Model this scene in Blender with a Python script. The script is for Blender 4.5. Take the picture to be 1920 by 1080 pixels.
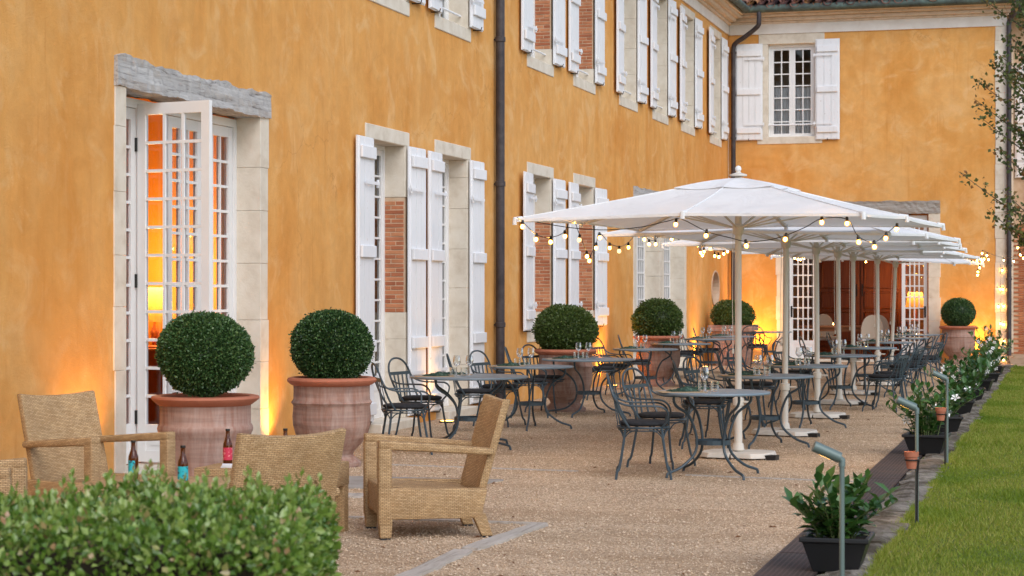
import bpy, bmesh, math, random
import numpy as np
from mathutils import Vector, Matrix

R = math.radians
for o in list(bpy.data.objects):
    bpy.data.objects.remove(o)
scene = bpy.context.scene
col = scene.collection
random.seed(7)
rng = np.random.default_rng(7)

# ------------------------------------------------------------------ camera, world, sun, exposure
F = 3700.0                      # focal length in photo pixels (1920 wide)
CAM_H = 1.6
HOR = 548.0
ANG = math.atan(1040.0 / F)     # the facade runs 15.7 degrees right of the view axis
CA, SA = math.cos(ANG), math.sin(ANG)
cam_d = bpy.data.cameras.new('camera')
cam = bpy.data.objects.new('camera', cam_d)
col.objects.link(cam)
cam.location = (0, 0, CAM_H)
cam.rotation_euler = (R(90), 0, ANG)
cam_d.sensor_width = 36.0
cam_d.lens = F / 1920.0 * 36.0
cam_d.shift_y = (HOR - 540.0) / 1920.0
cam_d.clip_start = 0.05
cam_d.clip_end = 2000
cam_d.dof.use_dof = True
cam_d.dof.focus_distance = 20.0
cam_d.dof.aperture_fstop = 6.3
scene.camera = cam

SUN_EL, SUN_AZ = 42.0, 140.0    # soft light from behind and right of the camera
world = bpy.data.worlds.new('World')
scene.world = world
world.use_nodes = True
wn = world.node_tree
wn.nodes.clear()
w_out = wn.nodes.new('ShaderNodeOutputWorld')
w_bg = wn.nodes.new('ShaderNodeBackground')
w_sky = wn.nodes.new('ShaderNodeTexSky')
w_sky.sky_type = 'NISHITA'
w_sky.sun_disc = False
w_sky.sun_elevation = R(SUN_EL)
w_sky.sun_rotation = R(SUN_AZ)
w_sky.air_density = 1.0
w_sky.dust_density = 1.0
w_hs = wn.nodes.new('ShaderNodeHueSaturation')
w_hs.inputs['Saturation'].default_value = 0.76     # thin even cloud takes most of the blue out
wn.links.new(w_sky.outputs[0], w_hs.inputs['Color'])
wn.links.new(w_hs.outputs[0], w_bg.inputs['Color'])
wn.links.new(w_bg.outputs[0], w_out.inputs['Surface'])
w_bg.inputs['Strength'].default_value = 0.12

sun_d = bpy.data.lights.new('sun', 'SUN')
sun_d.energy = 0.8
sun_d.angle = R(40)
sun_d.color = (1.0, 0.985, 0.965)
sun = bpy.data.objects.new('sun', sun_d)
col.objects.link(sun)
_el, _az = R(SUN_EL), R(SUN_AZ)
_to = Vector((math.sin(_az) * math.cos(_el), math.cos(_az) * math.cos(_el), math.sin(_el)))
sun.rotation_euler = _to.to_track_quat('Z', 'Y').to_euler()
sun.location = (20, -10, 30)

vs = scene.view_settings
vs.view_transform = 'Standard'
vs.look = 'None'
vs.exposure = 0.92
vs.gamma = 1.0
vs.use_curve_mapping = False

# ------------------------------------------------------------------ photo pixels to positions
def on_facade(px, X):            # Y where the ray through column px meets the plane X = const
    t = (px - 960) / F
    return -X * (CA + t * SA) / (SA - t * CA)
def on_end(px, Y):               # X where it meets the plane Y = const
    t = (px - 960) / F
    return Y * (t * CA - SA) / (CA + t * SA)
def depth(X, Y):
    return -X * SA + Y * CA
def height(py, X, Y):
    return CAM_H + (HOR - py) / F * depth(X, Y)
def at_depth(px, py, d):
    l = (px - 960) / F * d
    return Vector((l * CA - d * SA, d * CA + l * SA, CAM_H + (HOR - py) / F * d))

# ------------------------------------------------------------------ materials
def new_mat(name, color=(.5, .5, .5), rough=.6, metal=0.0, spec=.5):
    m = bpy.data.materials.new(name)
    m.use_nodes = True
    nt = m.node_tree
    b = nt.nodes['Principled BSDF']
    b.inputs['Base Color'].default_value = (*color, 1)
    b.inputs['Roughness'].default_value = rough
    b.inputs['Metallic'].default_value = metal
    b.inputs['Specular IOR Level'].default_value = spec
    return m, nt, b
def node(nt, kind, ins=None, **props):
    n = nt.nodes.new(kind)
    for k, v in props.items():
        setattr(n, k, v)
    for k, v in (ins or {}).items():
        if hasattr(v, 'is_output'):
            nt.links.new(v, n.inputs[k])
        else:
            n.inputs[k].default_value = v
    return n
def coords(nt, kind='Object', scale=(1, 1, 1)):
    if kind == 'World':
        c = nt.nodes.new('ShaderNodeNewGeometry').outputs['Position']
    else:
        c = nt.nodes.new('ShaderNodeTexCoord').outputs[kind]
    mp = node(nt, 'ShaderNodeMapping', {'Vector': c, 'Scale': scale})
    return mp.outputs[0]
def noise(nt, vec, scale, detail=4, rough=.55, dist=0.0):
    n = node(nt, 'ShaderNodeTexNoise', {'Vector': vec, 'Scale': scale, 'Detail': detail, 'Roughness': rough, 'Distortion': dist})
    return n.outputs['Fac']
def ramp(nt, fac, stops):
    r = nt.nodes.new('ShaderNodeValToRGB')
    nt.links.new(fac, r.inputs[0])
    e = r.color_ramp.elements
    while len(e) < len(stops):
        e.new(.5)
    for i, (p, c) in enumerate(stops):
        e[i].position = p
        e[i].color = (*c, 1) if len(c) == 3 else c
    return r.outputs[0]
def grey(v):
    return (v, v, v)
def mix(nt, fac, a, b, mode='MIX'):
    n = nt.nodes.new('ShaderNodeMix')
    n.data_type = 'RGBA'
    n.blend_type = mode
    for sock, v in ((n.inputs[0], fac), (n.inputs[6], a), (n.inputs[7], b)):
        if hasattr(v, 'is_output'):
            nt.links.new(v, sock)
        else:
            sock.default_value = v if isinstance(v, (int, float)) else (*v, 1)
    return n.outputs[2]
def bump(nt, b, h, strength=.3, dist=.01):
    n = node(nt, 'ShaderNodeBump', {'Height': h, 'Strength': strength, 'Distance': dist})
    nt.links.new(n.outputs[0], b.inputs['Normal'])
    return n
M = {}

def m_plaster():
    m, nt, b = new_mat('ochre_limewash', rough=.92, spec=.2)
    w = coords(nt, 'World')
    streak = coords(nt, 'World', (1.5, 1.5, .30))
    n1 = noise(nt, w, .6, 6, .62, .8)
    n2 = noise(nt, streak, 1.3, 5, .55, .5)
    n3 = noise(nt, w, 5, 6, .7, .4)
    n5 = noise(nt, w, 1.9, 5, .6, 1.0)
    c1 = ramp(nt, n1, [(.32, (.62, .265, .060)), (.5, (.70, .345, .098)), (.68, (.74, .43, .170))])
    c2 = ramp(nt, n2, [(.30, (.60, .245, .045)), (.5, (.70, .345, .098)), (.72, (.75, .43, .165))])
    c = mix(nt, .42, c1, c2)
    c = mix(nt, mix(nt, 1.0, ramp(nt, n5, [(.52, grey(0)), (.70, grey(1))]), grey(.55), 'MULTIPLY'), c, (.77, .48, .22))
    c3 = ramp(nt, n3, [(.3, grey(.90)), (.7, grey(1.06))])
    c = mix(nt, 1.0, c, c3, 'MULTIPLY')
    # damp patches with edges of their own
    n4 = noise(nt, w, .33, 3, .5, 1.2)
    patch = ramp(nt, n4, [(.57, grey(0)), (.61, grey(1))])
    c = mix(nt, mix(nt, 1.0, patch, (.3, .3, .3), 'MULTIPLY'), c, (.55, .215, .035))
    ck = node(nt, 'ShaderNodeTexVoronoi', {'Vector': node(nt, 'ShaderNodeMixRGB', {0: .25, 1: coords(nt, 'World', (.5, .5, .5)), 2: node(nt, 'ShaderNodeTexNoise', {'Vector': w, 'Scale': 3.0, 'Detail': 5.0}).outputs['Color']}).outputs[0], 'Scale': 1.2}, feature='DISTANCE_TO_EDGE')
    crk = ramp(nt, ck.outputs['Distance'], [(0, grey(.32)), (.005, grey(0))])
    msk = ramp(nt, noise(nt, w, .5, 2), [(.5, grey(0)), (.6, grey(1))])
    c = mix(nt, mix(nt, 1.0, crk, msk, 'MULTIPLY'), c, (.33, .13, .03))
    drip = noise(nt, coords(nt, 'World', (5, 5, .35)), 2.2, 4, .6, .2)
    c = mix(nt, mix(nt, 1.0, ramp(nt, drip, [(.58, grey(0)), (.72, grey(1))]), grey(.3), 'MULTIPLY'), c, (.52, .20, .035))
    # pale lime specks
    sp = noise(nt, w, 42, 2, .5)
    spk = ramp(nt, sp, [(.70, grey(0)), (.75, grey(1))])
    c = mix(nt, mix(nt, 1.0, spk, (.35, .35, .35), 'MULTIPLY'), c, (.78, .50, .24))
    nt.links.new(c, b.inputs['Base Color'])
    fine = noise(nt, w, 60, 6, .7)
    big = noise(nt, w, 3.2, 4, .6)
    h = node(nt, 'ShaderNodeMath', {0: fine, 1: big}, operation='ADD').outputs[0]
    bump(nt, b, h, .55, .012)
    return m
M['plaster'] = m_plaster()

def m_noisy(name, stops, scale=4, rough=.8, bstr=.3, bscale=30, sc=(1, 1, 1), kind='Object', spec=.3, bd=.006, detail=5):
    m, nt, b = new_mat(name, rough=rough, spec=spec)
    v = coords(nt, kind, sc)
    n = noise(nt, v, scale, detail, .6, .3)
    nt.links.new(ramp(nt, n, stops), b.inputs['Base Color'])
    bump(nt, b, noise(nt, v, bscale, 4, .6), bstr, bd)
    return m
M['stone'] = m_noisy('pale_limestone', [(.25, (.55, .47, .37)), (.5, (.66, .59, .49)), (.75, (.72, .66, .57))], 5, .9, .5, 40, kind='World')
M['stone_dark'] = m_noisy('weathered_limestone', [(.2, (.16, .14, .12)), (.5, (.30, .26, .22)), (.75, (.46, .41, .35))], 6, .95, .8, 25, kind='World', bd=.02)
M['cornice'] = m_noisy('cream_moulded_plaster', [(.25, (.52, .40, .29)), (.5, (.66, .53, .41)), (.8, (.72, .60, .48))], 6, .9, .4, 30, kind='World')
M['band'] = m_noisy('off_white_band', [(.2, (.66, .60, .54)), (.6, (.76, .72, .67))], 3, .9, .3, 20, kind='World')

def m_paint():
    m, nt, b = new_mat('chalky_white_paint', rough=.55, spec=.35)
    v = coords(nt, 'World', (1, 1, .25))
    n = noise(nt, v, 9, 6, .7)
    c = ramp(nt, n, [(.2, (.66, .655, .66)), (.45, (.755, .76, .78)), (.8, (.80, .80, .82))])
    w = noise(nt, coords(nt, 'World', (1, 1, .5)), 26, 3, .6)
    chip = ramp(nt, w, [(.69, grey(0)), (.715, grey(1))])
    c = mix(nt, mix(nt, 1.0, chip, (.55, .55, .55), 'MULTIPLY'), c, (.42, .35, .29))
    nt.links.new(c, b.inputs['Base Color'])
    bump(nt, b, noise(nt, coords(nt, 'World', (6, 6, .5)), 12, 4, .6), .12, .004)
    return m
M['paint'] = m_paint()
M['door_paint'] = m_noisy('white_door_paint', [(.3, (.74, .73, .72)), (.7, (.80, .79, .78))], 3, .45, .05, 20, kind='World', spec=.45)

def m_wood(name, c0, c1, c2, axis=1, rough=.85, sc=3, bs=.6):
    m, nt, b = new_mat(name, rough=rough, spec=.25)
    s = [9, 9, 9]
    s[axis] = .7
    v = coords(nt, 'World', tuple(s))
    n = noise(nt, v, sc, 8, .7, .8)
    nt.links.new(ramp(nt, n, [(.28, c0), (.45, c1), (.7, c2)]), b.inputs['Base Color'])
    bump(nt, b, n, bs, .02)
    return m
M['old_beam'] = m_wood('silvered_oak', (.12, .105, .095), (.40, .385, .375), (.55, .535, .52), 1)
M['old_beam_end'] = m_wood('silvered_oak_end', (.10, .085, .07), (.30, .27, .24), (.45, .42, .39), 0)
M['sleeper'] = m_wood('worn_stone_edging', (.20, .17, .14), (.42, .37, .32), (.56, .51, .46), 1)
M['armoire'] = m_wood('red_walnut', (.085, .018, .006), (.17, .042, .014), (.24, .066, .022), 2, .35, 2, .1)
M['table_wood'] = m_wood('dining_wood', (.16, .05, .02), (.25, .09, .035), (.32, .13, .05), 0, .4, 2, .1)

def m_random(name, stops, rough=.85, bstr=.5, bscale=30, spec=.25, sc=6):
    m, nt, b = new_mat(name, rough=rough, spec=spec)
    oi = nt.nodes.new('ShaderNodeObjectInfo').outputs['Random']
    c = ramp(nt, oi, stops)
    v = coords(nt, 'World')
    n = noise(nt, v, sc, 5, .6)
    c = mix(nt, 1.0, c, ramp(nt, n, [(.3, grey(.8)), (.7, grey(1.15))]), 'MULTIPLY')
    nt.links.new(c, b.inputs['Base Color'])
    bump(nt, b, noise(nt, v, bscale, 4), bstr, .006)
    return m
M['brick'] = m_random('thin_clay_brick', [(0, (.36, .12, .06)), (.5, (.47, .175, .085)), (1, (.55, .24, .12))])
M['mortar'] = m_noisy('lime_mortar', [(.3, (.50, .34, .22)), (.7, (.60, .45, .32))], 8, .95, .4, 40, kind='World')
M['tile'] = m_random('old_roof_tile', [(0, (.10, .055, .05)), (.4, (.19, .09, .075)), (.75, (.25, .12, .09)), (1, (.42, .20, .06))], sc=9)
def m_kerb():
    m, nt, b = new_mat('weathered_kerb_stone', rough=.95, spec=.2)
    oi = nt.nodes.new('ShaderNodeObjectInfo').outputs['Random']
    c = ramp(nt, oi, [(0, (.17, .145, .12)), (.5, (.25, .22, .185)), (1, (.33, .295, .25))])
    w = coords(nt, 'World')
    c = mix(nt, 1.0, c, ramp(nt, noise(nt, w, 14, 6, .7), [(.3, grey(.55)), (.7, grey(1.3))]), 'MULTIPLY')
    c = mix(nt, ramp(nt, noise(nt, w, 3.5, 6, .7, .8), [(.44, grey(0)), (.60, grey(.9))]), c, (.065, .050, .032))
    c = mix(nt, ramp(nt, noise(nt, w, 5.5, 5, .7, .5), [(.58, grey(0)), (.68, grey(.7))]), c, (.10, .12, .03))
    nt.links.new(c, b.inputs['Base Color'])
    bump(nt, b, noise(nt, w, 9, 7, .75), 1.0, .035)
    return m
M['kerb'] = m_kerb()

def m_terracotta():
    m, nt, b = new_mat('salt_streaked_terracotta', rough=.85, spec=.25)
    v = coords(nt, 'Object')
    st = coords(nt, 'Object', (4, 4, .5))
    n = noise(nt, st, 3.2, 6, .7, .5)
    base = ramp(nt, noise(nt, v, 3, 4), [(.3, (.25, .125, .09)), (.7, (.33, .175, .125))])
    salt = ramp(nt, n, [(.38, grey(.05)), (.68, grey(.6))])
    c = mix(nt, salt, base, (.50, .40, .35))
    drk = ramp(nt, noise(nt, v, 2.2, 4, .6, .8), [(.58, grey(0)), (.66, grey(.6))])
    c = mix(nt, drk, c, (.17, .08, .065))
    rg = noise(nt, coords(nt, 'Object', (.6, .6, 9)), 3, 3, .5)
    c = mix(nt, 1.0, c, ramp(nt, rg, [(.35, grey(.82)), (.65, grey(1.12))]), 'MULTIPLY')
    nt.links.new(c, b.inputs['Base Color'])
    bump(nt, b, noise(nt, v, 30, 5), .25, .006)
    return m
M['terracotta'] = m_terracotta()
M['terracotta_rim'] = m_noisy('fresh_terracotta', [(.3, (.38, .125, .07)), (.7, (.46, .17, .10))], 5, .75, .2, 30)
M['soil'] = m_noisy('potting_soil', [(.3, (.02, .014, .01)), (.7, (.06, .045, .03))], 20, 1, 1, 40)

M['steel'], _nt, _b = new_mat('blue_grey_powder_coat', (.040, .062, .078), .42, 0, .4)
M['steel_top'] = m_noisy('grey_table_lacquer', [(.3, (.155, .205, .245)), (.7, (.18, .235, .28))], 3, .42, .03, 60, spec=.5)
M['cushion'] = m_noisy('charcoal_fabric', [(.3, (.022, .023, .026)), (.7, (.036, .037, .041))], 30, .9, .3, 200, spec=.2)
M['pipe'] = m_noisy('dark_bronze_pipe', [(.3, (.030, .026, .030)), (.55, (.055, .045, .048)), (.75, (.085, .075, .075))], 6, .5, .1, 20, kind='World')
M['gutter'] = m_noisy('green_aged_copper', [(.3, (.035, .035, .032)), (.55, (.075, .10, .085)), (.8, (.15, .22, .18))], 5, .6, .2, 20, kind='World')
M['black_plastic'], _nt, _b = new_mat('black_plastic', (.012, .012, .013), .45)
M['lamp_metal'], _nt, _b = new_mat('grey_green_lamp_metal', (.13, .175, .165), .45, .2)
M['iron'], _nt, _b = new_mat('dark_iron', (.03, .028, .026), .5, .6)
M['parasol_pole'] = m_noisy('cream_pole_enamel', [(.3, (.60, .56, .49)), (.7, (.66, .62, .56))], 3, .45, .03, 30, spec=.4)
M['concrete_white'] = m_noisy('white_concrete', [(.25, (.46, .43, .38)), (.6, (.62, .58, .52))], 6, .85, .3, 40)
M['linen_white'], _nt, _b = new_mat('white_linen', (.74, .74, .75), .9, 0, .2)
M['room_cloth'], _nt, _b = new_mat('beige_upholstery', (.42, .35, .28), .9, 0, .2)
M['placemat'] = m_noisy('straw_placemat', [(.3, (.34, .24, .14)), (.7, (.46, .34, .22))], 40, .9, .3, 120)
M['napkin_green'] = m_noisy('dark_green_napkin', [(.35, (.012, .030, .022)), (.55, (.03, .065, .048)), (.68, (.10, .15, .12))], 26, .85, .3, 60, spec=.2)
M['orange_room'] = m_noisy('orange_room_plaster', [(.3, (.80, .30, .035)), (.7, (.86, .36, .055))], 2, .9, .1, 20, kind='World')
M['room_dark'] = m_noisy('dim_room_wall', [(.3, (.30, .24, .18)), (.7, (.36, .29, .22))], 2, .9, .1, 20, kind='World')
M['room_brown'] = m_noisy('warm_room_wall', [(.3, (.30, .13, .05)), (.7, (.36, .17, .07))], 2, .9, .1, 20, kind='World')
M['drape'] = m_noisy('russet_drape', [(.3, (.16, .05, .022)), (.7, (.24, .085, .04))], 8, .95, .3, 60, kind='World')
M['roof_slab'] = m_noisy('roof_boarding', [(.3, (.10, .07, .05)), (.7, (.16, .11, .08))], 3, .9, .2, 20)
M['bark'] = m_noisy('grey_bark', [(.3, (.05, .04, .03)), (.7, (.12, .10, .08))], 8, .95, .6, 30, sc=(1, 1, .3))
M['stem'], _nt, _b = new_mat('green_stem', (.10, .13, .04), .7)
M['petal'], _nt, _b = new_mat('white_petal', (.82, .82, .80), .6, 0, .3)

def m_canvas(name, colr, trans):
    m, nt, b = new_mat(name, colr, .85, 0, .15)
    out = nt.nodes['Material Output']
    tr = node(nt, 'ShaderNodeBsdfTranslucent', {'Color': (*colr, 1)})
    ms = node(nt, 'ShaderNodeMixShader', {0: trans})
    nt.links.new(b.outputs[0], ms.inputs[1])
    nt.links.new(tr.outputs[0], ms.inputs[2])
    nt.links.new(ms.outputs[0], out.inputs[0])
    v = coords(nt, 'Object')
    bump(nt, b, noise(nt, v, 2.2, 5, .6, .9), .8, .04)
    st = noise(nt, v, 1.3, 5, .65, .5)
    cc = mix(nt, 1.0, colr, ramp(nt, st, [(.3, grey(.90)), (.6, grey(1.0))]), 'MULTIPLY')
    nt.links.new(cc, b.inputs['Base Color'])
    return m
M['canvas'] = m_canvas('white_parasol_canvas', (.90, .90, .90), .22)
M['shade'] = m_canvas('cream_lamp_shade', (.80, .52, .17), .30)
M['curtain'] = m_canvas('white_net_curtain', (.74, .75, .77), .25)

def m_glass():
    m, nt, b = new_mat('window_glass')
    nt.nodes.remove(b)
    out = nt.nodes['Material Output']
    lw = node(nt, 'ShaderNodeFresnel', {'IOR': 1.5})
    v = coords(nt, 'World')
    bp = node(nt, 'ShaderNodeBump', {'Height': noise(nt, v, 1.7, 2), 'Strength': .25, 'Distance': .02})
    t = node(nt, 'ShaderNodeBsdfTransparent', {'Color': (.95, .96, .96, 1)})
    g = node(nt, 'ShaderNodeBsdfGlossy', {'Color': (1, 1, 1, 1), 'Roughness': .02, 'Normal': bp.outputs[0]})
    ms = node(nt, 'ShaderNodeMixShader', {0: lw.outputs[0]})
    nt.links.new(t.outputs[0], ms.inputs[1])
    nt.links.new(g.outputs[0], ms.inputs[2])
    nt.links.new(ms.outputs[0], out.inputs[0])
    return m
M['glass'] = m_glass()
def m_tableglass():
    m, nt, b = new_mat('clear_table_glass')
    nt.nodes.remove(b)
    out = nt.nodes['Material Output']
    lw = node(nt, 'ShaderNodeLayerWeight', {'Blend': .45})
    t = node(nt, 'ShaderNodeBsdfTransparent', {'Color': (.93, .94, .94, 1)})
    g = node(nt, 'ShaderNodeBsdfGlossy', {'Color': (1, 1, 1, 1), 'Roughness': .03})
    ms = node(nt, 'ShaderNodeMixShader', {0: lw.outputs['Facing']})
    nt.links.new(t.outputs[0], ms.inputs[1])
    nt.links.new(g.outputs[0], ms.inputs[2])
    nt.links.new(ms.outputs[0], out.inputs[0])
    return m
M['table_glass'] = m_tableglass()

def m_emit(name, colr, s):
    m, nt, b = new_mat(name, colr, .4)
    b.inputs['Emission Color'].default_value = (*colr, 1)
    b.inputs['Emission Strength'].default_value = s
    return m
def m_bulbglass(name, s, tr):
    m, nt, b = new_mat(name)
    nt.nodes.remove(b)
    out = nt.nodes['Material Output']
    t = node(nt, 'ShaderNodeBsdfTransparent', {'Color': (1, .93, .8, 1)})
    e = node(nt, 'ShaderNodeEmission', {'Color': (1, .40, .05, 1), 'Strength': s})
    ms = node(nt, 'ShaderNodeMixShader', {0: tr})
    nt.links.new(t.outputs[0], ms.inputs[1])
    nt.links.new(e.outputs[0], ms.inputs[2])
    nt.links.new(ms.outputs[0], out.inputs[0])
    return m
M['bulb_glass'] = m_bulbglass('glowing_bulb_glass', 3.2, .55)
M['filament'] = m_emit('hot_filament', (1.0, .52, .13), 190.0)
M['bulb'] = m_emit('warm_lamp_bulb', (1.0, .43, .065), 9.0)
M['bulb_dim'] = m_emit('dim_filament_bulb', (1.0, .62, .25), 1.5)
M['uplight_glass'] = m_emit('lit_uplight_lens', (1.0, .50, .10), 6.0)
M['candle'] = m_emit('candle_flame', (1.0, .55, .18), 12.0)

def m_amber():
    m, nt, b = new_mat('amber_bottle_glass', (.16, .035, .006), .06, 0, .6)
    b.inputs['Transmission Weight'].default_value = .55
    b.inputs['IOR'].default_value = 1.45
    return m
M['amber'] = m_amber()
def m_label(name, base, spots):
    m, nt, b = new_mat(name, base, .6)
    v = coords(nt, 'Object')
    n = noise(nt, v, 45, 2, .5)
    c = mix(nt, ramp(nt, n, [(.56, grey(0)), (.60, grey(1))]), base, spots)
    nt.links.new(c, b.inputs['Base Color'])
    return m
M['label_teal'] = m_label('teal_paper_label', (.02, .42, .48), (.015, .12, .16))
M['label_red'] = m_label('red_paper_label', (.55, .03, .07), (.75, .22, .22))
M['label_white'], _nt, _b = new_mat('white_paper_label', (.75, .75, .74), .6)

def m_wicker():
    m, nt, b = new_mat('honey_woven_wicker', rough=.62, spec=.35)
    uv = coords(nt, 'UV', (1, 1, 1))
    br = node(nt, 'ShaderNodeTexBrick', {'Vector': uv, 'Scale': 1.0, 'Mortar Size': .0016, 'Mortar Smooth': .7, 'Brick Width': .027, 'Row Height': .0095,
                                        'Color1': (.50, .31, .145, 1), 'Color2': (.66, .445, .235, 1), 'Mortar': (.16, .08, .03, 1)}, offset=.5)
    n = noise(nt, uv, 7, 4)
    c = mix(nt, 1.0, br.outputs['Color'], ramp(nt, n, [(.3, grey(.85)), (.7, grey(1.12))]), 'MULTIPLY')
    nt.links.new(c, b.inputs['Base Color'])
    inv = node(nt, 'ShaderNodeMath', {0: 1.0, 1: br.outputs['Fac']}, operation='SUBTRACT').outputs[0]
    bump(nt, b, inv, 1.0, .006)
    return m
M['wicker'] = m_wicker()

def m_leaf(name, stops, trans=.25, rough=.45, spec=.4):
    m, nt, b = new_mat(name, rough=rough, spec=spec)
    at = node(nt, 'ShaderNodeAttribute', attribute_name='var')
    oi = nt.nodes.new('ShaderNodeObjectInfo').outputs['Random']
    f = node(nt, 'ShaderNodeMath', {0: at.outputs['Fac'], 1: oi}, operation='ADD').outputs[0]
    f = node(nt, 'ShaderNodeMath', {0: f, 1: 1.0}, operation='PINGPONG').outputs[0]
    c = ramp(nt, f, stops)
    nt.links.new(c, b.inputs['Base Color'])
    out = nt.nodes['Material Output']
    tr = node(nt, 'ShaderNodeBsdfTranslucent', {'Color': c})
    ms = node(nt, 'ShaderNodeMixShader', {0: trans})
    nt.links.new(b.outputs[0], ms.inputs[1])
    nt.links.new(tr.outputs[0], ms.inputs[2])
    nt.links.new(ms.outputs[0], out.inputs[0])
    return m
M['box_leaf'] = m_leaf('boxwood_leaf', [(0, (.012, .038, .011)), (.5, (.034, .084, .024)), (.85, (.075, .15, .045)), (1, (.15, .23, .08))], .15, .30)
M['box_leaf_warm'] = m_leaf('loose_boxwood_leaf', [(0, (.024, .050, .010)), (.5, (.052, .092, .018)), (.9, (.085, .13, .03)), (1, (.12, .15, .04))], .2, .4)
M['hedge_leaf'] = m_leaf('hedge_leaf', [(0, (.045, .105, .014)), (.4, (.105, .20, .026)), (.8, (.20, .31, .05)), (.97, (.32, .42, .11)), (1, (.42, .22, .12))], .3, .26, .6)
M['vine_leaf'] = m_leaf('glossy_vine_leaf', [(0, (.03, .085, .018)), (.5, (.055, .14, .028)), (1, (.11, .20, .045))], .25, .3, .5)
M['grass'] = m_leaf('lawn_blade', [(0, (.075, .155, .012)), (.5, (.175, .26, .022)), (.9, (.28, .33, .042)), (1, (.42, .38, .10))], .4, .5, .3)
M['tree_leaf'] = m_leaf('tree_leaf', [(0, (.05, .075, .02)), (.5, (.09, .125, .035)), (.9, (.15, .17, .05)), (1, (.30, .13, .05))], .25, .5)
M['litter'] = m_noisy('dry_leaf', [(.3, (.14, .06, .03)), (.7, (.26, .13, .06))], 8, .9)

def m_gravel():
    m, nt, b = new_mat('pinkish_gravel', rough=.95, spec=.2)
    w = coords(nt, 'World')
    vo = node(nt, 'ShaderNodeTexVoronoi', {'Vector': w, 'Scale': 85.0, 'Randomness': 1.0})
    c = ramp(nt, vo.outputs['Color'], [(.1, (.20, .13, .075)), (.35, (.50, .35, .225)), (.7, (.68, .505, .345)), (1, (.84, .70, .54))])
    big = ramp(nt, noise(nt, w, .8, 5, .6, .5), [(.3, grey(.82)), (.7, grey(1.08))])
    c = mix(nt, 1.0, c, big, 'MULTIPLY')
    tr = noise(nt, coords(nt, 'World', (.35, 1.6, 1)), 1.2, 5, .6, .4)
    c = mix(nt, mix(nt, 1.0, ramp(nt, tr, [(.46, grey(0)), (.66, grey(1))]), grey(.62), 'MULTIPLY'), c, (.36, .235, .135))
    dk = noise(nt, w, 26, 3, .6)
    c = mix(nt, mix(nt, 1.0, ramp(nt, dk, [(.66, grey(0)), (.72, grey(1))]), grey(.6), 'MULTIPLY'), c, (.15, .095, .055))
    nt.links.new(c, b.inputs['Base Color'])
    h = node(nt, 'ShaderNodeMath', {0: 1.0, 1: vo.outputs['Distance']}, operation='SUBTRACT').outputs[0]
    bump(nt, b, h, .9, .012)
    return m
M['gravel'] = m_gravel()
M['pebble'] = m_leaf('gravel_pebble', [(0, (.08, .05, .03)), (.2, (.36, .245, .15)), (.7, (.62, .455, .31)), (1, (.80, .65, .49))], 0.0, .9, .2)
M['lawn_soil'] = m_noisy('lawn_ground', [(.3, (.08, .12, .014)), (.6, (.13, .17, .022)), (.75, (.20, .185, .06))], 2.5, 1, .8, 60, kind='World', bd=.02)
M['path'] = m_noisy('pale_path', [(.3, (.34, .24, .16)), (.7, (.45, .33, .23))], 5, .95, .4, 50, kind='World')
M['slab'] = m_noisy('grey_paving_slab', [(.3, (.26, .23, .20)), (.7, (.36, .33, .30))], 6, .9, .4, 50, kind='World')
def m_grate():
    m, nt, b = new_mat('rusty_drain_mesh', rough=.7, spec=.4)
    w = coords(nt, 'World')
    br = node(nt, 'ShaderNodeTexBrick', {'Vector': w, 'Scale': 1.0, 'Mortar Size': .006, 'Mortar Smooth': .2, 'Brick Width': .03, 'Row Height': .03,
                                        'Color1': (.012, .010, .010, 1), 'Color2': (.018, .014, .013, 1), 'Mortar': (.085, .062, .055, 1)}, offset=0)
    n = noise(nt, w, 4, 4)
    c = mix(nt, ramp(nt, n, [(.4, grey(0)), (.7, grey(.5))]), br.outputs['Color'], (.11, .06, .045))
    nt.links.new(c, b.inputs['Base Color'])
    bump(nt, b, br.outputs['Fac'], .8, .01)
    return m
M['grate'] = m_grate()

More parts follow.
